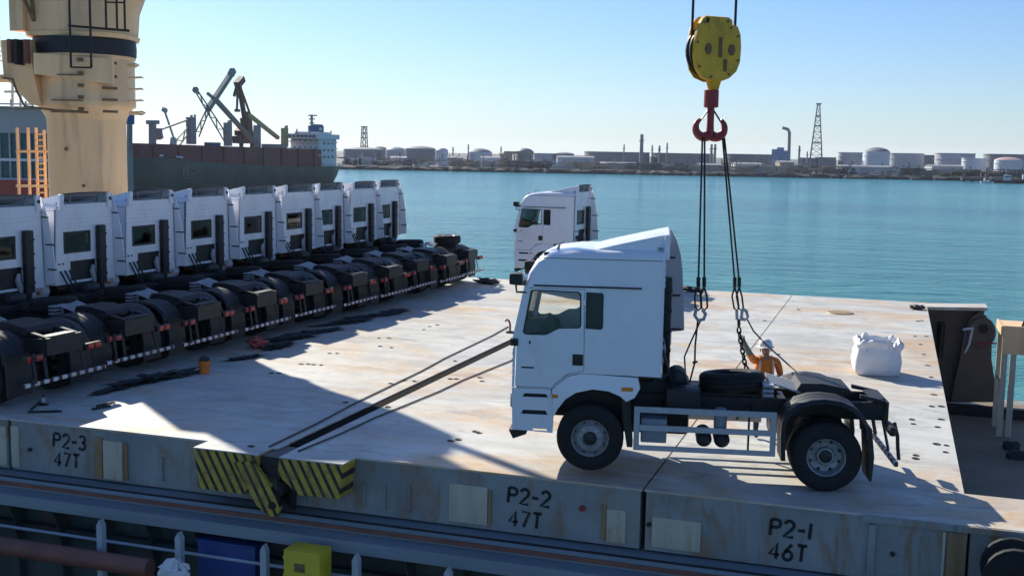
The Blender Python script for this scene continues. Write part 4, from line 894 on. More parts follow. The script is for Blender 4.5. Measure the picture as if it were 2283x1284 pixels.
hand(J, E_, 9, (0.8, -0.3, 0.1), (0.1, 0.2, 0.9), 0, 0); hand(J, E_, 12, (0.8, 0.3, 0.1), (0.1, 0.2, 0.9), 0, 0)
link('body', skin_mesh('body', J, E_, None, 0, (M['skin'], M['trousers'], M['trousers'])), dv)
MB().ball((-0.01, 0, 0.79), (0.105, 0.09, 0.075), 8).build('hair', M['hair'], dv)
MB().ball((0.10, 0, 0.69), (0.018, 0.014, 0.02), 5).build('nose', M['skin'], dv)

# ================================================================== deck clutter
from mathutils import noise as mn
def lump(name, mat, loc, size, label, cat, group=None, seed=0, n=10, flat=0.0, rz=0.0, power=0.6, rough=0.25, freq=3.0):
    b = MB(); rings = []
    for i in range(n + 1):
        f = -math.pi / 2 + math.pi * i / n; row = []
        for k in range(2 * n):
            t = 2 * math.pi * k / (2 * n); p = lambda v: math.copysign(abs(v) ** power, v)
            d = Vector((p(math.cos(f)) * p(math.cos(t)), p(math.cos(f)) * p(math.sin(t)), p(math.sin(f))))
            q = 1 + rough * mn.noise(d * freq + Vector((seed, seed * 1.7, 3)))
            row.append((d.x * size[0] / 2 * q, d.y * size[1] / 2 * q, max(0.0, size[2] / 2 + d.z * size[2] / 2 * q)))
        rings.append(row)
    b.loft(rings, True, True); o = b.build(name, M[mat], smooth=60); o.location = loc; o.rotation_euler.z = rz
    if label: tag(o, label, cat, group)
    return o
M['bag'] = plain('woven_white', (0.70, 0.70, 0.72), 0.75, var=0.08, scale=6, bump=0.2, bscale=30)
bg_ = thing('bulk_bag', 'white woven bulk bag with crumpled open top on the deck', 'bag', loc=(-0.22, 28.9, 0), rz=0.15); bg_.scale = (0.96, 0.96, 0.84)
b = MB(); rings = []; NN = 48
for i, (z, sc) in enumerate(((0.0, 0.86), (0.05, 0.96), (0.2, 1.02), (0.4, 1.04), (0.6, 1.0), (0.72, 0.95), (0.80, 0.90), (0.86, 0.94), (0.93, 0.98), (1.0, 0.92), (1.02, 0.86), (0.93, 0.8), (0.84, 0.72), (0.80, 0.4), (0.79, 0.01))):
    row = []
    for k in range(NN):
        t = 2 * math.pi * k / NN; p = lambda v: math.copysign(abs(v) ** 0.55, v); x, y = p(math.cos(t)), p(math.sin(t))
        ns = mn.noise(Vector((x * 2.2, y * 2.2, z * 3 + 5))); nz = mn.noise(Vector((x * 3.1, y * 3.1, 9.0)))
        am = 0.05 + 0.16 * max(0, z - 0.72) / 0.3 * (1 if sc > 0.75 else 0.5)
        q = sc * (1 + am * ns * 1.8 + 0.03 * mn.noise(Vector((x * 7, y * 7, z * 2))))
        row.append((x * 0.56 * q, y * 0.54 * q, z + (0.20 * nz + 0.12 * mn.noise(Vector((x * 6, y * 6, 2.0))) if z > 0.78 and sc > 0.6 else 0)))
    rings.append(row)
b.loft(rings, True, True); b.build('sack', M['bag'], bg_, smooth=50)
for a in (0.8, 2.4, 3.9, 5.4):
    x, y = 0.5 * math.cos(a), 0.48 * math.sin(a)
    MB().tube([(x * 0.9, y * 0.9, 0.85), (x * 1.05, y * 1.05, 1.0), (x * 1.25, y * 1.2, 0.98), (x * 1.2, y * 1.1, 0.82)], 0.03, 6).build('lifting_loop', M['bag'], bg_)
M['tarp'] = plain('dark_tarp', (0.035, 0.04, 0.045), 0.75, var=0.3, scale=4)
M['pinkred'] = plain('faded_red_cloth', (0.45, 0.10, 0.10), 0.8, var=0.2, scale=6)
TP = [((545, 800), 0.9, 'nearest to the red cloth'), ((650, 757), 1.3, 'third beyond the red cloth'), ((700, 742), 1.5, 'in the middle of the strip beside the row'), ((770, 722), 1.7, 'with a raised fold beside the row'),
      ((835, 705), 1.8, 'far end of the strip beside the row'), ((340, 848), 1.7, 'between the bucket and the left edge'), ((265, 867), 1.4, 'leftmost beside the row'), ((620, 775), 0.9, 'just right of the red cloth'), ((880, 695), 1.0, 'at the edge of the row shadow'), ((410, 838), 0.8, 'just left of the bucket')]
for i, (p, l, lab) in enumerate(TP):
    P = on_z(*p); lump('tarp', 'tarp', (P.x, P.y, 0.0), (l, 0.22 + 0.10 * (i % 3), 0.06 + 0.05 * (i % 2)), 'crumpled dark tarp strip on deck, ' + lab, 'tarp', 'dark tarp strips lying beside the truck row', seed=i * 3.3, rz=1.05 + 0.5 * random.random(), power=1.0, rough=1.5, freq=4.2, n=16)
P = on_z(575, 775); lump('red_cloth', 'pinkred', (P.x, P.y, 0), (0.55, 0.5, 0.28), 'crumpled faded red cloth lying beside the truck row', 'cloth', seed=4, power=1.2, rough=0.8, n=12)
P = on_z(456, 832); bk = thing('bucket', 'small orange bucket standing beside the truck row', 'bucket', loc=P)
MB().lathe([(0.11, 0.0), (0.135, 0.28), (0.145, 0.285), (0.145, 0.30), (0.128, 0.30), (0.105, 0.02), (0.0, 0.02)], n=20).build('pail', M['orange'], bk)
MB().tube([(0.14 * math.cos(t), 0.02, 0.28 + 0.13 * math.sin(t)) for t in [math.pi * i / 8 for i in range(9)]], 0.007, 5).build('handle', M['steel'], bk)
MB().lathe([(0.0, 0.2), (0.10, 0.22), (0.12, 0.33), (0.06, 0.38), (0, 0.37)], n=12).build('black_rag', M['tarp'], bk)
for i, (a, b_) in enumerate((((62, 918), (130, 916)), ((70, 912), (92, 893)), ((215, 905), (250, 897)), ((205, 912), (240, 905)))):
    A = on_z(*a, 0.025); B = on_z(*b_, 0.025)
    rd = MB().tube([A, B], 0.022, 6)
    rd.tube([B, B + Vector((0.05, 0.03, 0.0)), B + Vector((0.06, -0.03, 0))], 0.018, 5)
    tag(rd.build('lashing_rod', M['steel']), ['dark lashing rod along the left corner of the covers', 'short dark lashing rod slanting at the left corner', 'dark lashing rod right of the corner, upper of two', 'dark lashing rod right of the corner, lower of two'][i], 'rod', 'loose lashing rods')
P = on_z(97, 903); tb = thing('turnbuckle', 'small upright turnbuckle on deck below the nearest truck', 'turnbuckle', loc=P)
MB().tube([(0, 0, 0), (0, 0, 0.22)], 0.02, 6).build('screw', M['steel'], tb); MB().tube([(0, 0, 0.06), (0, 0, 0.16)], 0.04, 8).build('sleeve', M['guard'], tb); MB().box(-0.09, 0.09, -0.05, 0.05, 0, 0.03, 0.005).build('foot', M['steel'], tb)
P = on_z(1085, 633); lump('rope_coil', 'tarp', (P.x, P.y, 0), (1.0, 0.6, 0.22), 'dark heap of rope at the far end of the truck row', 'rope', seed=8, power=1.1, rough=0.8)
P = on_z(1545, 650); lump('rope_coil', 'tarp', (P.x, P.y, 0), (0.9, 0.5, 0.18), 'dark heap of rope on the far deck edge right of the cab', 'rope', seed=9, power=1.1, rough=0.8)
P = on_z(2045, 690); lump('rope_coil', 'tarp', (P.x, P.y, 0), (0.5, 0.4, 0.16), 'dark heap of rope at the far right deck corner', 'rope', seed=10, power=1.1, rough=0.8)
# loose tyre on the last truck of the row
bpy.context.view_layer.update()
lw = thing('loose_tyre', 'loose tyre lying on the tail of the last parked truck', 'tyre', loc=rowtr[-1].matrix_world @ Vector((0.05, 0.0, 1.575 + 0.155)))
o = link('tyre', ME['sp'], lw); o.rotation_euler = (math.radians(90), 0, 0); link('rim', ME['fr'], o)

# ================================================================== right-hand recess
M['bulk'] = plain('bulkhead_brown', (0.15, 0.11, 0.085), 0.6, var=0.3, scale=0.8, dirt=(0.17, 0.10, 0.06), dirt_amt=0.6)
bh = thing('steel_bulkhead', 'dark brown steel bulkhead with a round cheek plate beyond the covers', 'bulkhead')
YB2 = 43.2
def bp(px, py, y=YB2): q = on_y(px, py, y); return (q.x, q.z)
MB().prism([bp(2058, 684), bp(2198, 686), bp(2196, 700), bp(2190, 720), bp(2190, 900), bp(2058, 900)], YB2 + 0.3, YB2 + 0.5).build('back_plate', M['bulk'], bh)
MB().prism([bp(2150, 735), bp(2165, 706), bp(2185, 694), bp(2200, 706), bp(2211, 740), bp(2210, 800), bp(2216, 840), bp(2230, 875), bp(2232, 895), bp(2120, 895), bp(2128, 850), bp(2140, 800)], YB2 - 0.1, YB2 + 0.29).build('side_plate', M['bulk'], bh)
c = bp(2188, 740); MB().lathe([(0.0, -0.1), (0.5, -0.1), (0.55, -0.05), (0.55, 0.0)], (c[0], YB2 - 0.1, c[1]), 'y', 28, sx=0.85).build('cheek_disc', M['bulk'], bh)
MB().lathe([(0.0, -0.16), (0.16, -0.16), (0.16, -0.1)], (c[0] + 0.05, YB2 - 0.1, c[1] + 0.15), 'y', 16).build('pin_boss', M['chassis'], bh)
MB().prism([bp(2055, 680), bp(2200, 682), bp(2198, 689), bp(2060, 687)], YB2 - 0.5, YB2 + 0.6).build('top_flange', M['deck'], bh)
a, b_ = bp(2100, 720), bp(2094, 800); MB().tube([(a[0], YB2 + 0.2, a[1]), (b_[0], YB2 + 0.2, b_[1])], 0.12, 8).build('pipe', M['chassis'], bh)
a, b_ = bp(2175, 762), bp(2215, 762); MB().tube([(a[0], YB2 - 0.3, a[1]), (b_[0] + 0.25, YB2 - 0.3, b_[1])], 0.03, 6).build('rod', M['red'], bh)
pts = [bp(*p) for p in ((2146, 733), (2168, 730), (2164, 745), (2160, 765), (2150, 785))]
tag(MB().tube([(p[0], YB2 - 0.18, p[1]) for p in pts], [0.05, 0.07, 0.05, 0.045, 0.03], 7).build('white_rope', M['bag']), 'pale rope tied on the brown bulkhead', 'rope')
MB().box(1.52, 5.2, 41.9, 42.2, -3.6, -3.25).build('foot_beam', M['chassis'], bh)
# pale steel platform on legs
pl = thing('steel_platform', 'tan steel platform on tall legs at the right edge', 'platform')
PD = 36.5
def pp(px, py, d=PD): return at(px, py, d)
top = pp(2236, 728); X0, Y0, ZT = top.x, top.y, top.z
MB().box(X0, X0 + 3.4, Y0 - 0.1, Y0 + 1.6, ZT - 0.06, ZT).build('deck_plate', M['cream'], pl)
MB().box(X0, X0 + 3.4, Y0 - 0.16, Y0 - 0.102, ZT - 0.85, ZT + 0.05).build('front_fascia', M['cream'], pl)
MB().box(X0 - 0.06, X0 - 0.002, Y0 - 0.15, Y0 + 1.6, ZT - 0.25, ZT + 0.03).build('side_fascia', M['cream'], pl)
for x, y in ((X0 + 0.08, Y0 + 1.45), (X0 + 0.1, Y0 - 0.05), (X0 + 0.36, Y0 - 0.05), (X0 + 2.4, Y0 - 0.05)): MB().box(x - 0.09, x + 0.09, y - 0.05, y + 0.05, -3.6, ZT - 0.07).build('leg', M['pad'], pl)
MB().bar((X0 + 0.1, Y0 - 0.05, -1.9), (X0 + 0.1, Y0 + 1.45, -1.9), 0.08).build('brace', M['pad'], pl)
MB().tube([(X0 + 0.6, Y0 + 0.3, ZT), (X0 + 0.75, Y0 + 0.3, ZT + 0.5), (X0 + 1.2, Y0 + 0.3, ZT + 0.75)], 0.04, 6).build('hand_hoop', M['black'], pl)
for i, (px, py) in enumerate(((2255, 1002), (2265, 1022), (2245, 925))):
    P = on_z(px, py, -3.6); lump('floor_fitting', 'tarp', P, (0.5, 0.3, 0.25), ['upper dark fitting on the brown recess floor', 'lower dark fitting on the brown recess floor', 'dark fitting beside the platform leg'][i], 'fitting', seed=20 + i, rough=0.5)
# ================================================================== passage below the coaming
for i, (px, py) in enumerate(((225, 1157), (400, 1185), (590, 1212), (795, 1233), (1000, 1262))):
    q = on_y(px, py, 16.15); w_ = 0.055
    po = MB().prism([(q.x - w_, -3.5), (q.x + w_, -3.5), (q.x + w_, q.z - 0.1), (q.x, q.z), (q.x - w_, q.z - 0.1)], 16.09, 16.21).build('rail_stanchion', M['post'])
    tag(po, ['leftmost', 'second', 'third, left of the yellow box,', 'fourth, right of the yellow box,', 'rightmost'][i] + ' pale pointed stanchion below the coaming', 'stanchion', 'pointed stanchions below the coaming')
q = on_y(130, 1235, 15.85); pi_ = MB().tube([(-40, 15.85, q.z), (-11.6, 15.85, q.z)], 0.16, 12); tag(pi_.build('deck_pipe', M['pipe']), 'red-brown pipe running along the passage at the lower left', 'pipe')
q = on_y(130, 1180, 16.45); tag(MB().tube([(-40, 16.5, q.z - 0.1), (8, 16.5, q.z - 0.1)], 0.03, 6).build('hand_line', M['post']), 'thin grey pipe under the coaming edge', 'pipe')
yb = thing('control_box', 'yellow steel control box below the coaming', 'box')
q = on_y(632, 1224, 15.8); r_ = on_y(712, 1224, 15.8)
MB().box(q.x, r_.x, 15.8, 16.22, -2.6, q.z, 0.015).build('case', M['boxyellow'], yb)
MB().box(q.x + 0.2, q.x + 0.38, 15.785, 15.799, q.z - 0.34, q.z - 0.2, 0.004).build('label_plate', M['creamdark'], yb)
for z in (0.12, 0.42): MB().box(q.x - 0.04, q.x - 0.001, 15.85, 15.9, q.z - z - 0.06, q.z - z).build('hinge', M['boxyellow'], yb)
MB().box(q.x + 0.1, r_.x - 0.1, 15.9, 16.1, -3.5, -2.61).build('stand', M['chassis'], yb)
bb = thing('storage_box', 'dark blue steel box in the shade below the coaming', 'box')
q = on_y(440, 1200, 16.5); r_ = on_y(568, 1200, 16.5)
MB().box(q.x, r_.x, 16.5, 16.8, -2.5, q.z - 0.05, 0.02).build('case', M['blue'], bb); MB().box(q.x - 0.02, r_.x + 0.02, 16.48, 16.8, q.z - 0.049, q.z, 0.01).build('lid', M['blue'], bb)
MB().box(q.x + 0.1, r_.x - 0.1, 16.55, 16.75, -3.5, -2.501).build('stand', M['chassis'], bb)
q = on_y(390, 1268, 15.7); lump('white_rag', 'bag', (q.x, q.y, q.z - 0.25), (0.5, 0.25, 0.42), 'crumpled white rag on the red-brown pipe', 'rag', seed=31, power=1.2, rough=1.0, freq=4)
tm = thing('mooring_drum', 'black mooring roller at the lower right corner below the coaming', 'roller')
q = on_y(2262, 1262, 16.6); MB().lathe([(0.0, -0.3), (0.42, -0.3), (0.42, -0.2), (0.25, -0.15), (0.25, 0.15), (0.42, 0.2), (0.42, 0.3), (0, 0.3)], (q.x, 16.6, q.z - 0.1), 'y', 22).build('drum', M['rubber'], tm); MB().box(q.x - 0.5, q.x + 0.5, 16.4, 16.8, -1.0, q.z - 0.3).build('pedestal', M['coam'], tm)

# ================================================================== far ship across the water
def fmat(name, col, rough=0.6, var=0.12, scale=0.08, **k): M[name] = plain(name, col, rough, var=var, scale=scale, **k)
fmat('shipgreen', (0.009, 0.050, 0.044), 0.5, 0.25, 0.05); fmat('shipred', (0.17, 0.032, 0.036), 0.6, 0.3, 0.06); fmat('shipwhite', (0.66, 0.66, 0.68)); fmat('shipgrey', (0.24, 0.255, 0.25)); fmat('shipblue', (0.035, 0.10, 0.24))
fmat('jibgreen', (0.16, 0.19, 0.18)); fmat('cranered', (0.075, 0.028, 0.035)); fmat('farglass', (0.05, 0.07, 0.10), 0.2); fmat('craneyellow', (0.40, 0.36, 0.16))
PB = on_z(205, 441, SEA); PS = on_z(776, 410, SEA); sd = (PS - PB); SL = sd.length; sd.normalize(); sn = Vector((-sd.y, sd.x, 0)); sn = sn if sn.dot(PB) > 0 else -sn     # sn: away from us
def sp_(px, py, off=0.0):            # point on the ship's lengthwise plane
    r = Vector(ray(px, py)); o_ = Vector((0, 0, CAMZ)); q = PB + sn * off
    t = (q - o_).dot(sn) / r.dot(sn); return o_ + r * t
def scoord(px, py, off=0.0):
    q = sp_(px, py, off); return ((q - PB).dot(sd), q.z)
sh = thing('cargo_ship', 'dark green and red cargo ship with white bridge moored across the water', 'ship')
def SP(l, w_, z): q = PB + sd * l + sn * w_; return (q.x, q.y, z)
BEAM = 26.0
def zdeck(l):
    l0, z0 = SL * 0.22, SEA + 13.0; l1, z1 = SL * 0.75, SEA + 8.8
    return z0 + (z1 - z0) * max(0.0, min(1.0, (l - l0) / (l1 - l0))) ** 0.7
rings = []
for i in range(25):
    t = i / 24; l = SL * t; zt = zdeck(l)
    fb = min(1, (t / 0.16)) ** 0.6 if t < 0.16 else 1.0; fs = 1 - 0.5 * max(0, (t - 0.9) / 0.1) ** 2
    hw = BEAM / 2 * min(fb, fs) + 0.2; hb2 = hw * (0.85 if 0.1 < t < 0.93 else 0.55); lo = -6 * (1 - t) * max(0, 0.1 - t) / 0.1; hi = -3 * max(0, 0.12 - t) / 0.12
    cs = 0.0; xt = 4.5 if i == 24 else 0
    rings.append([SP(l - lo * 0, BEAM / 2 - hb2, SEA - 2), SP(l, BEAM / 2 - hw, SEA + 4.5), SP(l + hi + xt, BEAM / 2 - hw, zt), SP(l + hi + xt, BEAM / 2 + hw, zt), SP(l, BEAM / 2 + hb2, SEA - 2)])
MB().loft(rings, False, True).build('hull', M['shipgreen'], sh, smooth=25)
# red hatch side block
la = scoord(318, 330)[0]; lb = scoord(722, 340)[0]
ZR = scoord(510, 328)[1]
MB().add([SP(l, w_, z) for l, z0 in ((la, zdeck(la) - 0.3), (lb, zdeck(lb) - 0.3)) for w_ in (1.2, BEAM - 1.2) for z in (z0 - 0.5, ZR + (0.8 if l == la else -0.6))], [(0, 1, 3, 2), (4, 6, 7, 5), (0, 4, 5, 1), (2, 3, 7, 6), (0, 2, 6, 4), (1, 5, 7, 3)]).build('hatch_block', M['shipred'], sh, smooth=0)
for k in range(9):
    l = la + (lb - la) * (k + 0.5) / 9
    MB().bar(SP(l, 1.0, zdeck(l)), SP(l, 1.0, ZR), 0.5, 0.5).build('side_frame', M['shipred'], sh)
for a, b_ in ((430, 470), (508, 536), (690, 702)):
    q0 = scoord(a, 374); q1 = scoord(b_, 374); MB().bar(SP(q0[0], 0.05, SEA + 7.6), SP(q1[0], 0.05, SEA + 7.6), 0.4, 0.5).build('draught_mark', M['shipwhite'], sh)
# bridge block
def sbox(nm, mat, px0, px1, y0, y1, w0, w1, par=sh):
    p0 = scoord(px0, y1, w0); p1 = scoord(px1, y1, w0); zt = scoord((px0 + px1) / 2, y0, w0)[1]; zb = p0[1]
    return MB().add([SP(l, w_, z) for l in (p0[0], p1[0]) for w_ in (w0, w1) for z in (zb, zt)], [(0, 1, 3, 2), (4, 6, 7, 5), (0, 4, 5, 1), (2, 3, 7, 6), (0, 2, 6, 4), (1, 5, 7, 3)]).build(nm, M[mat], par, smooth=0)
br = sbox('bridge_block', 'shipwhite', 712, 750, 308, 376, 2.0, 17)
sbox('bridge_wing', 'shipwhite', 708, 757, 300, 310, 0.5, 18.5)
wb = sbox('wheelhouse', 'shipwhite', 712, 738, 295, 301, 3.0, 16)
lf = scoord(708, 305, 0.5)[0] - 0.15; zf = scoord(708, 305, 0.5)[1]; lg = scoord(712, 330, 2.0)[0] - 0.12; zg = scoord(712, 330, 2.0)[1]
for k in range(8):
    w0 = 1.5 + k * 2.1; MB().add([SP(lf - e, w_, z) for e in (0, 0.12) for w_ in (w0, w0 + 1.5) for z in (zf - 0.4, zf + 0.7)], [(0, 1, 3, 2), (4, 6, 7, 5), (0, 4, 5, 1), (2, 3, 7, 6), (0, 2, 6, 4), (1, 5, 7, 3)]).build('window', M['farglass'], br, smooth=0)
for r_ in range(3):
    for k in range(5):
        w0 = 3.2 + k * 2.8; z0 = zg + 2.6 - r_ * 3.0; MB().add([SP(lg - e, w_, z) for e in (0, 0.1) for w_ in (w0, w0 + 0.9) for z in (z0, z0 + 0.9)], [(0, 1, 3, 2), (4, 6, 7, 5), (0, 4, 5, 1), (2, 3, 7, 6), (0, 2, 6, 4), (1, 5, 7, 3)]).build('window', M['farglass'], br, smooth=0)
    for k in range(3): x = 722 + k * 9; sbox('window', 'farglass', x, x + 3, 318 + r_ * 15, 323 + r_ * 15, 1.8, 1.99, br)
for k, y in enumerate((316, 331, 346)): sbox('deck_ledge', 'shipwhite', 709, 753, y, y + 1.6, 1.0, 17.5, br)
fu = sbox('funnel', 'shipblue', 708, 722, 281, 299, 6, 11); sbox('funnel_mark', 'shipwhite', 712, 718, 285, 291, 5.7, 5.95, fu); sbox('funnel_cap', 'shipblue', 710, 720, 278, 281.2, 7, 10, fu)
MB().bar(sp_(695, 298, 13), sp_(695, 256, 13), 0.9).build('radar_mast', M['shipgrey'], sh)
for y, a, b_ in ((258, 688, 706), (266, 690, 701), (275, 691, 700)): MB().bar(sp_(a, y, 13), sp_(b_, y, 13), 0.6).build('mast_arm', M['shipgrey'], sh)
for px, y0 in ((662, 288), (690, 290), (738, 292)): MB().bar(sp_(px, 300, 8), sp_(px, y0, 8), 0.5).build('antenna', M['shipgrey'], sh)
sbox('deck_house', 'shipgrey', 610, 640, 322, 334, 6, 12); sbox('deck_house', 'shipblue', 475, 492, 318, 326, 6, 10)
for k in range(6): MB().bar(sp_(724 + k * 8, 372, 0.5), sp_(724 + k * 8, 364, 0.5), 0.3).build('rail_post', M['shipwhite'], sh)
MB().bar(sp_(722, 364, 0.5), sp_(768, 366, 0.5), 0.3).build('rail', M['shipwhite'], sh)
# ship cranes: post and jib each
def lattice(name, mat, a, b_, w0, w1, par, off=13, n=8):
    A = sp_(*a, off); B = sp_(*b_, off); d = (B - A).normalized(); s_ = sn.cross(d).normalized(); b = MB()
    for k in (-1, 1): b.bar(A + s_ * k * w0 / 2, B + s_ * k * w1 / 2, 0.4)
    for i in range(n):
        t0, t1 = i / n, (i + 1) / n; k = 1 if i % 2 else -1
        b.bar(A.lerp(B, t0) + s_ * k * (w0 + (w1 - w0) * t0) / 2, A.lerp(B, t1) - s_ * k * (w0 + (w1 - w0) * t1) / 2, 0.35)
    o = b.build(name, M[mat], par); o['kind'] = 'stuff'; return o
def solid_jib(name, mat, a, b_, w_, par, off=13): return MB().bar(sp_(*a, off), sp_(*b_, off), w_, w_).build(name, M[mat], par)
for (x0, x1, y0, y1, m_) in ((419, 438, 262, 322, 'shipgrey'), (502, 518, 274, 326, 'shipgrey'), (568, 582, 280, 330, 'shipgrey'), (629, 643, 286, 328, 'craneyellow')):
    p = sbox('crane_post', m_, x0 + 7, x1, y0, y1, 12, 14.2); sbox('post_cap', m_, x0 + 8, x0 + 11, y0 - 5, y0, 12.4, 13, p); sbox('post_cap', m_, x1 - 3, x1 - 1, y0 - 6, y0, 12.4, 13, p)
solid_jib('crane_jib', 'jibgreen', (463, 245), (517, 163), 1.9, sh); lattice('crane_jib', 'jibgreen', (440, 300), (466, 240), 3, 1.8, sh, n=5); MB().bar(sp_(514, 168, 13), sp_(520, 157, 13), 2.2).build('jib_head', M['shipgrey'], sh)
lattice('crane_jib', 'jibgreen', (503, 308), (437, 202), 3.6, 1.4, sh); MB().bar(sp_(438, 204, 13), sp_(434, 198, 13), 1.8).build('jib_head', M['shipgrey'], sh)
solid_jib('crane_jib', 'jibgreen', (482, 224), (565, 316), 1.6, sh); MB().tube([sp_(482, 224, 13), sp_(472, 216, 13), sp_(463, 209, 13)], 0.7, 6).build('jib_head', M['shipgrey'], sh)
solid_jib('crane_jib', 'craneyellow', (557, 258), (620, 308), 1.5, sh)
lattice('side_leg', 'jibgreen', (396, 320), (424, 285), 3, 2, sh, n=3)
# foremast
MB().bar(sp_(340, 345, 13), sp_(340, 272, 13), 2.0).build('foremast', M['shipgrey'], sh); MB().bar(sp_(329, 273, 13), sp_(352, 273, 13), 1.5).build('mast_arm', M['shipgrey'], sh)
MB().bar(sp_(352, 292, 13), sp_(356, 310, 13), 2.2).build('vent_post', M['shipgrey'], sh); MB().bar(sp_(342, 291, 13), sp_(358, 291, 13), 1.6).build('mast_arm', M['shipgrey'], sh)
MB().bar(sp_(356, 290, 13), sp_(418, 268, 13), 0.6).build('stay', M['shipgrey'], sh)
# pale lettering on the bow
for pts in ([(409, 392), (410, 376), (419, 374), (418, 391)], [(424, 386), (430, 373), (434, 388), (424, 388)], [(406, 397), (420, 397)], [(423, 398), (436, 397)]):
    b = MB()
    for p0, p1 in zip(pts, pts[1:]): b.bar(sp_(*p0, -0.25), sp_(*p1, -0.25), 0.55, 0.15)
    b.build('bow_letter', M['shipgrey'], sh)
for px, py in ((360, 347), (396, 350), (404, 351)): sbox('hawse', 'shipwhite', px - 3, px + 4, py - 2, py + 2, -0.3, 0.0)
# dark red quay crane behind the ship
qc = thing('quay_crane', 'dark red quay crane rising behind the cargo ship', 'crane')
def qb(nm, a, b_, w_, off=45): return MB().bar(sp_(*a, off), sp_(*b_, off), w_ * 0.5, w_ * 0.5).build(nm, M['cranered'], qc)
for x in (538, 562): qb('portal_leg', (x, 345), (x, 316), 3)
qb('portal_beam', (532, 316), (570, 316), 4); qb('machine_house', (532, 303), (568, 303), 9); qb('tower', (552, 300), (547, 262), 8); qb('tower', (560, 300), (556, 255), 3)
qb('boom', (546, 268), (533, 190), 3.6); qb('boom_strut', (560, 262), (536, 195), 1.6); qb('boom_strut', (528, 250), (530, 195), 1.6); qb('boom_head', (528, 190), (540, 176), 6); qb('jib_beam', (548, 252), (580, 275), 3); qb('counter_arm', (522, 215), (530, 185), 2.2)
qb('cab', (532, 300), (540, 292), 8); qb('hopper', (525, 312), (548, 306), 7)
MB().bar(sp_(529, 250, 45), sp_(529, 244, 45), 2).build('grab', M['cranered'], qc)
tc = thing('slewing_crane', 'thin distant crane beside the column, left of the cargo ship mast', 'crane')
MB().bar(sp_(388, 310, 300), sp_(366, 245, 300), 1.2).build('boom', M['shipgrey'], tc); MB().bar(sp_(364, 244, 300), sp_(370, 248, 300), 3).build('head', M['shipgrey'], tc); MB().bar(sp_(385, 330, 300), sp_(388, 308, 300), 4).build('base', M['shipgrey'], tc)

# ================================================================== far shore
fmat('quay', (0.10, 0.10, 0.105), 0.8, 0.3, 0.02); fmat('tankpale', (0.46, 0.47, 0.50)); fmat('tankgrey', (0.24, 0.25, 0.265)); fmat('tankwhite', (0.62, 0.65, 0.69)); fmat('tantank', (0.34, 0.29, 0.22)); fmat('plantblue', (0.22, 0.30, 0.45)); fmat('pinkroof', (0.55, 0.38, 0.36)); fmat('darkrock', (0.045, 0.05, 0.06), 0.9, 0.4, 0.05)
fmat('shrub', (0.05, 0.065, 0.04), 0.9, 0.4, 0.1)
def shore_pt(px, d, z): q = at(px, 340, d); return Vector((q.x, q.y, z))
ZQ = SEA + 3.2
A0, A1 = shore_pt(-900, 955, 0), shore_pt(3300, 955, 0); B0, B1 = shore_pt(-900, 5000, 0), shore_pt(3300, 5000, 0)
qy = MB().prism([(A0.x, A0.y), (A1.x, A1.y), (B1.x, B1.y), (B0.x, B0.y)], SEA - 3, ZQ, 'z').build('shore', M['quay'], smooth=0); tag(qy, kind='structure')
# rubble edge of the shore, one irregular run of rock
rings = []; rr = random.Random(3)
for i in range(260):
    px = -200 + i * 10.5; d = 950 + rr.uniform(-3, 3); a = shore_pt(px, d, SEA - 1); b_ = shore_pt(px, d + 2, SEA + 1.8 + rr.uniform(-0.5, 0.8)); c = shore_pt(px, d + 9, ZQ + rr.uniform(0, 0.9))
    rings.append([a, b_, c, shore_pt(px, d + 14, ZQ - 0.3)])
rk = MB().loft(rings).build('rock_edge', M['darkrock'], smooth=0); tag(rk, kind='structure')
def tank(px0, px1, ytop, d, mat, label, dome=0.0, roof=None, rim=False):
    r = (px1 - px0) / 2 / F * d; c = shore_pt((px0 + px1) / 2, d, 0); zt = at((px0 + px1) / 2, ytop, d).z
    t = thing('storage_tank', label, 'storage tank', 'storage tanks on the far shore', (c.x, c.y, ZQ))
    h = zt - ZQ
    MB().lathe([(r, 0), (r, h)], n=28, caps=False).build('shell', M[mat], t)
    MB().lathe([(r, h), (r * 0.75, h + dome * 0.55), (r * 0.4, h + dome * 0.88), (0.01, h + dome)] if dome else [(r, h), (r + 0.4, h + 0.02), (r + 0.4, h - 0.7), (r, h - 0.9), (0.01, h - 0.91)], n=28, caps=False).build('roof', M[roof or mat], t)
    for z in ((h * 0.35, h * 0.7) if rim else (h * 0.8,)): MB().lathe([(r + 0.05, z - 0.2), (r + 0.45, z - 0.15), (r + 0.45, z + 0.15), (r + 0.05, z + 0.2)], n=28, caps=False).build('wind_girder', M[mat], t)
    a = math.radians(-100); MB().bar((r * 1.02 * math.cos(a), r * 1.02 * math.sin(a), 0), (r * 1.02 * math.cos(a + 0.5), r * 1.02 * math.sin(a + 0.5), h), 0.5, 0.3).build('stairway', M[mat], t)
    return t
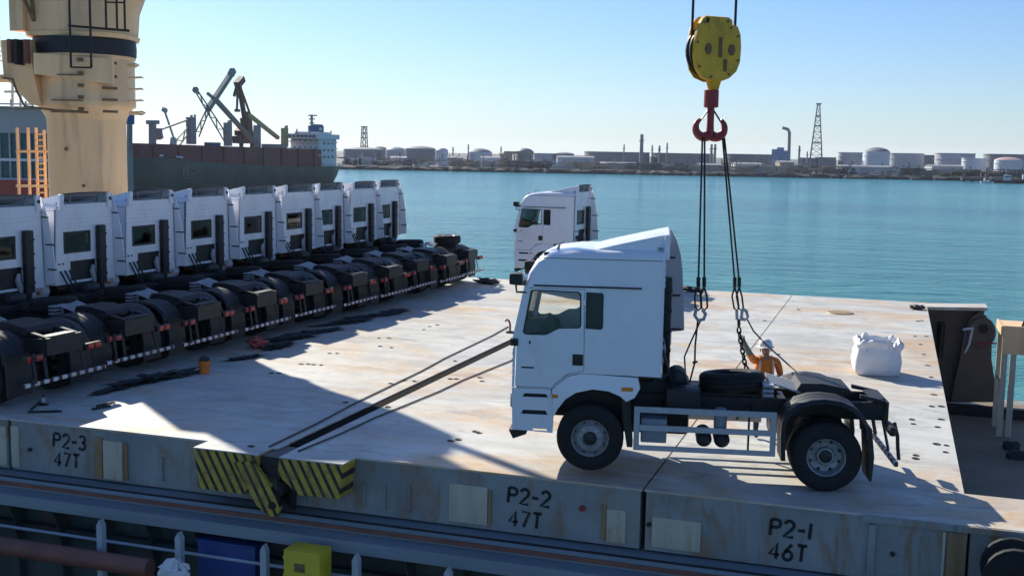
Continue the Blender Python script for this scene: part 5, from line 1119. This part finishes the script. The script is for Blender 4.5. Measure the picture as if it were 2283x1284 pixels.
TK = [(766, 857, 333, 1150, 'tankgrey', 'wide grey storage tank just right of the ship bridge', 2, None), (826, 866, 333, 1300, 'tankgrey', 'domed tank behind the wide grey tank', 3.2, None), (860, 905, 334, 1200, 'tankpale', 'pale domed tank left of the dark storage tank', 3.0, None),
      (903, 971, 331.5, 1120, 'tankgrey', 'dark grey storage tank with low dome, left shore', 2.4, None), (971, 999, 335, 1180, 'tankwhite', 'small white tank right of the dark grey tank', 2.4, None), (1044, 1097, 339, 1180, 'tankwhite', 'white tank with raised dome left of the tan canopy', 3.6, 'tankgrey'),
      (1152, 1189, 337, 1250, 'tankgrey', 'domed tank behind the tan canopy', 3.2, None), (1189, 1237, 342, 1150, 'tankpale', 'pale tank right of the tan canopy', 0, None), (1236, 1280, 343, 1150, 'tankgrey', 'grey tank left of the long white shed', 1.5, None),
      (1303, 1448, 339, 1250, 'tankgrey', 'very wide grey tank under the tall chimney', 0, None), (1453, 1590, 342, 1250, 'tankgrey', 'very wide grey tank left of the hook slings', 0, None), (1617, 1724, 344, 1250, 'tankgrey', 'very wide grey tank left of the blue plant', 0, None),
      (1781, 1822, 352, 1150, 'tankgrey', 'low dark tank under the lattice mast, left one', 0, None), (1821, 1864, 351, 1150, 'tankgrey', 'low dark tank under the lattice mast, right one', 0, None),
      (1869, 1922, 340, 1150, 'tankpale', 'pale tank left of the tank with dark dome', 0, None), (1927, 1983, 338, 1080, 'tankwhite', 'white tank with dark framed dome roof', 4.0, 'tankgrey'), (1983, 2058, 342, 1180, 'tankpale', 'pale wide tank right of the dark domed tank', 0, None),
      (2057, 2087, 346, 1250, 'tankgrey', 'small grey tank between two wide pale tanks', 0, None), (2087, 2172, 342, 1150, 'tankpale', 'wide pale tank left of the low white tank', 0, None), (2147, 2199, 353, 1060, 'tankwhite', 'low white tank in front of the wide pale tanks', 0, None),
      (2196, 2281, 344, 1200, 'tankgrey', 'grey wide tank behind the pink domed tank', 0, None), (2220, 2279, 357, 1030, 'tankwhite', 'white tank with pinkish dome at the right edge', 2.6, 'pinkroof')]
for px0, px1, yt, d, m_, lab, dm, rf_ in TK: tank(px0, px1, yt, d, m_, lab, dm, rf_, rim=(px1 - px0) > 60)
def shed(px0, px1, ytop, d, mat, label, depth=18, pitch=1.2, cat='shed'):
    a = shore_pt(px0, d, 0); b_ = shore_pt(px1, d, 0); u = (b_ - a); L_ = u.length; zt = at((px0 + px1) / 2, ytop, d).z; h = zt - ZQ
    t = thing('harbour_shed', label, cat, 'sheds on the far shore', (a.x, a.y, ZQ), math.atan2(u.y, u.x))
    MB().box(0, L_, 0, depth, 0, h).build('wall', M[mat], t)
    MB().prism([(-0.5, h - 0.05), (depth + 0.5, h - 0.05), (depth / 2, h + pitch)], -0.4, L_ + 0.4, 'x').build('roof', M['tankgrey'], t)
    k = max(1, int(L_ / 9))
    for i in range(k): MB().box(L_ * (i + 0.3) / k, L_ * (i + 0.62) / k, -0.12, -0.01, 0.0 if i % 2 else h * 0.35, h * 0.62).build('door' if i % 2 else 'window', M['farglass'] if i % 2 == 0 else M['tankgrey'], t)
    return t
for a in ((998, 1031, 352, 1010, 'tankgrey', 'low grey shed between two white tanks'), (1072, 1115, 352, 1000, 'tankwhite', 'white shed in front of the raised dome tank'), (1114, 1142, 343, 1030, 'tantank', 'tan block building beside the canopy'),
          (1243, 1325, 351, 1000, 'tankpale', 'long pale shed left of the chimney'), (780, 850, 366, 985, 'tankpale', 'low pale shed on the left quay'), (870, 905, 352, 1000, 'tankpale', 'small pale shed under the dark tank'), (1340, 1420, 365, 985, 'tankgrey', 'low grey shed below the chimney'),
          (1640, 1700, 366, 985, 'tankpale', 'low pale shed right of the slings'), (1740, 1772, 362, 990, 'tantank', 'tan shed under the bent flare pipe'), (1560, 1610, 368, 985, 'tankgrey', 'low shed seen between the sling legs'), (1880, 1990, 372, 985, 'tankgrey', 'long low shed in front of the dark domed tank'), (2080, 2150, 371, 985, 'tankpale', 'low pale shed left of the pier')): shed(*a)
cn = thing('canopy', 'tan loading canopy on a thick pillar on the far shore', 'canopy'); a = shore_pt(1124, 1000, ZQ); b_ = shore_pt(1190, 1000, ZQ); zt = at(1156, 341, 1000).z
MB().bar(a + Vector((0, 0, zt - ZQ)), b_ + Vector((0, 0, zt - ZQ)), 10, 2.4).build('roof', M['tantank'], cn); q = shore_pt(1164, 1000, ZQ); MB().bar(q, q + Vector((0, 0, zt - ZQ - 1.2)), 6, 5).build('pillar', M['tankgrey'], cn)
pt = thing('process_plant', 'pale blue process plant block left of the bent flare pipe', 'plant')
for px0, px1, yt in ((1723, 1734, 333), (1734, 1746, 329), (1746, 1758, 336)):
    a = shore_pt(px0, 1060, ZQ); b_ = shore_pt(px1, 1060, ZQ); z = at(px0, yt, 1060).z; m_ = (a + b_) / 2; MB().bar(m_, Vector((m_.x, m_.y, z)), (b_ - a).length * 0.92, 6).build('vessel', M['plantblue'], pt)
for k in range(4): a = shore_pt(1725 + k * 9, 1052, ZQ); MB().bar(a, a + Vector((0, 0, 11 + 2 * (k % 2))), 0.8).build('pipe', M['tankpale'], pt)
def mast(nm, label, px, ytop, d, w_, mat='tankgrey', cat='chimney'):
    a = shore_pt(px, d, ZQ); z = at(px, ytop, d).z; t = thing(nm, label, cat, None, a)
    MB().lathe([(w_ / 2 * 1.3, 0), (w_ / 2, z - ZQ), (0.01, z - ZQ)], n=8).build('shaft', M[mat], t); MB().lathe([(w_ * 0.9, (z - ZQ) * 0.8), (w_ * 0.9, (z - ZQ) * 0.8 + 0.8)], n=8).build('collar', M[mat], t); return t
for i, (px, yt, w_) in enumerate(((1430, 300, 3.2), (1044, 322, 1.2), (1117, 327, 1.2), (1010, 328, 1.2), (1391, 322, 1.2), (1454, 324, 1.4), (1470, 325, 1.8), (1487, 319, 1.4), (1586, 322, 2.2), (1594, 322, 2.2), (1782, 325, 1.8), (1800, 338, 1.2))):
    mast('chimney', ['tall grey chimney over the wide tank', 'thin mast above the white raised dome tank', 'thin mast above the tan block building', 'thin mast above the low grey shed', 'thin mast left of the tall chimney', 'first thin mast right of the tall chimney', 'second thin mast right of the tall chimney', 'third thin mast right of the tall chimney', 'left of two stacks seen between the sling legs', 'right of two stacks seen between the sling legs', 'dark stack left of the tall lattice mast', 'short thin mast beside the tall lattice mast'][i], px, yt, 1120, w_)
fl = thing('flare_pipe', 'grey flare pipe with a bent top left of the lattice mast', 'pipe'); d = 1100
MB().tube([shore_pt(1760, d, ZQ), at(1760, 296, d), at(1757, 289, d), at(1744, 285, d)], 1.5, 8).build('pipe', M['tankgrey'], fl); MB().lathe([(2.4, 0), (2.4, 3)], shore_pt(1760, d, ZQ), n=8).build('footing', M['tankpale'], fl)
def lattice_mast(label, px, ytop, d, w0, w1, n, mat):
    a = shore_pt(px, d, ZQ); zt = at(px, ytop, d).z; H_ = zt - ZQ; t = thing('lattice_mast', label, 'mast', None, a)
    cs = [(-1, -1), (1, -1), (1, 1), (-1, 1)]
    for x, y in cs: MB().bar((x * w0 / 2, y * w0 / 2, 0), (x * w1 / 2, y * w1 / 2, H_), 0.7).build('leg', M[mat], t)
    b = MB()
    for i in range(n):
        f0, f1 = i / n, (i + 1) / n; wa = w0 + (w1 - w0) * f0; wb_ = w0 + (w1 - w0) * f1
        for k in range(4):
            x0, y0 = cs[k]; x1, y1 = cs[(k + 1) % 4]; b.bar((x0 * wa / 2, y0 * wa / 2, H_ * f0), (x1 * wb_ / 2, y1 * wb_ / 2, H_ * f1), 0.4); b.bar((x0 * wa / 2, y0 * wa / 2, H_ * f0), (x1 * wa / 2, y1 * wa / 2, H_ * f0), 0.4)
    o = b.build('bracing', M[mat], t); o['kind'] = 'stuff'
    for f in (0.42, 0.66, 0.80, 0.98): MB().lathe([(0.01, H_ * f), (w1 * 0.5 + 1.6, H_ * f), (w1 * 0.5 + 1.6, H_ * f + 1.2), (0.01, H_ * f + 1.2)], n=10).build('platform', M[mat], t)
lattice_mast('tall lattice mast on the far shore right of the hook', 1820, 231, 1100, 13, 2.0, 12, 'tankgrey')
lattice_mast('short lattice mast right of the ship bridge', 812, 283, 1250, 7, 4.0, 6, 'tankgrey')
# shrubs on the quay: leafy clumps
def shrub(px, d, s_, label):
    a = shore_pt(px, d, ZQ); t = thing('shrub', label, 'shrub', 'shrubs on the far shore', a); rr = random.Random(px); b = MB()
    for k in range(70):
        v = Vector((rr.gauss(0, 1), rr.gauss(0, 1), abs(rr.gauss(0, 0.8)))) * s_ * 0.4; r1 = Vector((rr.uniform(-1, 1), rr.uniform(-1, 1), rr.uniform(-1, 1))).normalized() * s_ * 0.22; r2 = r1.cross(Vector((rr.uniform(-1, 1), 1, rr.uniform(-1, 1)))).normalized() * s_ * 0.16
        b.add([v + r1, v + r2, v - r1, v - r2], [(0, 1, 2, 3)])
    b.build('crown', M['shrub'], t, smooth=0); MB().tube([(0, 0, 0), (0, 0, s_ * 0.6)], s_ * 0.06, 5).build('trunk', M['creamdark'], t)
for px, s_, lab in ((1520, 4, 'shrub left of the sling ropes on the quay'), (1534, 4, 'second shrub left of the sling ropes'), (1880, 5, 'shrub in front of the pale tank'), (2135, 6, 'large shrub left of the low white tank'), (2165, 5, 'shrub below the low white tank'), (2110, 4, 'small shrub left of the large shrub'), (1905, 4, 'shrub left of the dark domed tank'), (840, 3, 'shrub on the left quay')): shrub(px, 968, s_, lab)
# pier with a tug at the right edge
pr = thing('pier', 'dark timber pier reaching out at the right edge of the water', 'pier'); a = shore_pt(2147, 900, 0); b_ = shore_pt(2420, 880, 0); d_ = (b_ - a).normalized()
MB().bar(Vector((a.x, a.y, SEA + 2.4)), Vector((b_.x, b_.y, SEA + 2.4)), 10, 1.4).build('deck', M['darkrock'], pr)
for k in range(14): q = a.lerp(b_, (k + 0.3) / 14); MB().bar(Vector((q.x, q.y - 4, SEA - 2)), Vector((q.x, q.y - 4, SEA + 2)), 1.2).build('pile', M['darkrock'], pr)
def boat(nm, label, px, d, L_, mat, hs, cat='boat', heading=0.0):
    a = shore_pt(px, d, SEA); t = thing(nm, label, cat, 'boats at the right-hand pier', a, heading)
    MB().loft([[(x, -w_, 0 - 0.6) if k == 0 else ((x + ox, -w_ * 1.15, z) if k == 1 else ((x + ox, w_ * 1.15, z) if k == 2 else (x, w_, -0.6))) for k in range(4)] for x, w_, z, ox in ((-L_ / 2, L_ * 0.1, hs, -0.5), (0, L_ * 0.13, hs * 0.9, 0), (L_ * 0.3, L_ * 0.11, hs * 1.1, 0), (L_ / 2, 0.1, hs * 1.5, L_ * 0.05))], True, True).build('hull', M[mat], t)
    MB().box(-L_ * 0.15, L_ * 0.15, -L_ * 0.07, L_ * 0.07, hs * 0.9, hs * 2.6, 0.1).build('wheelhouse', M['tankwhite'], t); MB().box(-L_ * 0.1, L_ * 0.155, -L_ * 0.072, L_ * 0.072, hs * 1.9, hs * 2.3).build('window_band', M['farglass'], t)
    MB().bar((0, 0, hs * 2.6), (0, 0, hs * 5), 0.35).build('mast', M['tankgrey'], t); MB().bar((-1.2, 0, hs * 4.2), (1.2, 0, hs * 4.2), 0.25).build('mast_arm', M['tankgrey'], t)
boat('launch', 'small white launch at the end of the dark pier', 2201, 885, 7, 'tankwhite', 1.4, heading=0.4); boat('tug_boat', 'dark tug boat beside the pier at the right edge', 2250, 880, 18, 'darkrock', 2.4, heading=-0.3); boat('tug_boat', 'second dark tug, cut by the right edge', 2292, 895, 18, 'darkrock', 2.6, heading=0.1)
# ================================================================== vessel at far left behind the ladder
mv = thing('moored_vessel', 'grey and red vessel superstructure behind the ladder at far left', 'ship')
def vp(px, py, d=70.0): return at(px, py, d)
V0 = vp(-70, 330); V1 = vp(112, 330); vu = Vector((V1.x - V0.x, V1.y - V0.y, 0)); VL = vu.length; vang = math.atan2(vu.y, vu.x); mv.location = (V0.x, V0.y, 0); mv.rotation_euler.z = vang
def vz(py): return vp(50, py).z
fmat('vgrey', (0.34, 0.35, 0.37), 0.6, 0.12, 0.3); fmat('vteal', (0.03, 0.10, 0.11), 0.3, 0.2, 0.4); fmat('vred', (0.30, 0.06, 0.05), 0.6, 0.2, 0.3)
MB().box(0, VL, 0, 8, vz(298), vz(242), 0.08).build('upper_house', M['vgrey'], mv); MB().box(-0.3, VL + 0.3, -0.5, 8.5, vz(242) + 0.002, vz(238), 0.05).build('roof_slab', M['vgrey'], mv)
MB().box(0.1, VL - 0.1, 0.15, 8, vz(402), vz(298)).build('glazed_wall', M['vteal'], mv); MB().box(-3, VL + 0.2, -0.5, 9, SEA - 1, vz(402)).build('hull', M['vred'], mv)
for k in range(9): MB().box(VL * k / 8 - 0.05, VL * k / 8 + 0.05, 0.02, 0.14, vz(400), vz(298)).build('mullion', M['vgrey'], mv)
MB().box(0.05, VL - 0.05, 0.0, 0.14, vz(360), vz(354)).build('transom', M['tankwhite'], mv); MB().box(0.05, VL - 0.05, -0.03, 0.13, vz(402), vz(398)).build('transom', M['tankwhite'], mv)
for px, yt in ((12, 222), (45, 225), (60, 228), (100, 226)): q = (px + 70) / 182 * VL; MB().tube([(q, 1, vz(239)), (q, 1, vz(yt))], 0.06, 6).build('roof_post', M['post'], mv)
MB().tube([(0, 1, vz(232)), (VL, 1, vz(232))], 0.05, 6).build('roof_rail', M['post'], mv)
ll = thing('lamp_tower', 'small blue floodlight on a lattice post right of the column', 'lamp'); d = 90
MB().bar(at(288, 335, d), at(288, 276, d), 0.25).build('post', M['shipgrey'], ll); MB().bar(at(293, 335, d), at(293, 276, d), 0.12).build('post', M['shipgrey'], ll); MB().bar(at(289, 277, d), at(289, 256, d), 0.55, 0.5).build('lamp_head', M['shipblue'], ll)
q = at(288, 335, d); MB().bar(q, Vector((q.x, q.y, SEA - 1)), 0.4).build('pile', M['shipgrey'], ll)
# ================================================================== quay clutter too small and far to count
rr = random.Random(12); b = MB()
for i in range(900):
    px = rr.uniform(765, 2300); d = rr.choice((968, 975, 990, 1020, 1060, 1100)); a = shore_pt(px, d, ZQ); k = rr.random()
    if k < 0.5: w_ = rr.uniform(2, 9); h_ = rr.uniform(1.2, 6.5); b.box(a.x - w_ / 2, a.x + w_ / 2, a.y, a.y + rr.uniform(2, 5), ZQ, ZQ + h_)
    elif k < 0.75: h_ = rr.uniform(5, 11); b.box(a.x - 0.25, a.x + 0.25, a.y, a.y + 0.5, ZQ, ZQ + h_); b.box(a.x - 1.0, a.x + 0.3, a.y, a.y + 0.4, ZQ + h_, ZQ + h_ + 0.4)
    else: w_ = rr.uniform(10, 30); z = ZQ + rr.uniform(2, 6); b.box(a.x - w_ / 2, a.x + w_ / 2, a.y, a.y + 0.8, z, z + 0.7)
def clutter_mat():
    n = N('quay_clutter'); v = n.node('ShaderNodeTexVoronoi', Scale=0.05); n.l(n.coords((1, 1, 1)), v.inputs['Vector'])
    n.l(n.ramp(v.outputs['Color'], [(0.2, (0.07, 0.07, 0.08)), (0.45, (0.22, 0.21, 0.20)), (0.6, (0.34, 0.25, 0.17)), (0.8, (0.42, 0.45, 0.50))]), n.p.inputs['Base Color']); n.p.inputs['Roughness'].default_value = 0.8; return n.m
qcl = b.build('quay_clutter', clutter_mat(), smooth=0); tag(qcl, 'low clutter of sheds, pipes and posts along the far quay', 'clutter', kind='stuff')
# ================================================================== haze
hm = bpy.data.materials.new('haze_air'); hm.use_nodes = True; ht = hm.node_tree; ht.nodes.remove(ht.nodes['Principled BSDF'])
pv = ht.nodes.new('ShaderNodeVolumePrincipled'); pv.inputs['Color'].default_value = (0.93, 0.96, 1.0, 1); pv.inputs['Density'].default_value = 0.00004; pv.inputs['Anisotropy'].default_value = 0.3
ht.links.new(pv.outputs[0], ht.nodes['Material Output'].inputs['Volume'])
hzb = MB().box(-6500, 6500, -1500, 7500, SEA - 20, 60).build('haze', hm, smooth=0); tag(hzb, kind='stuff')
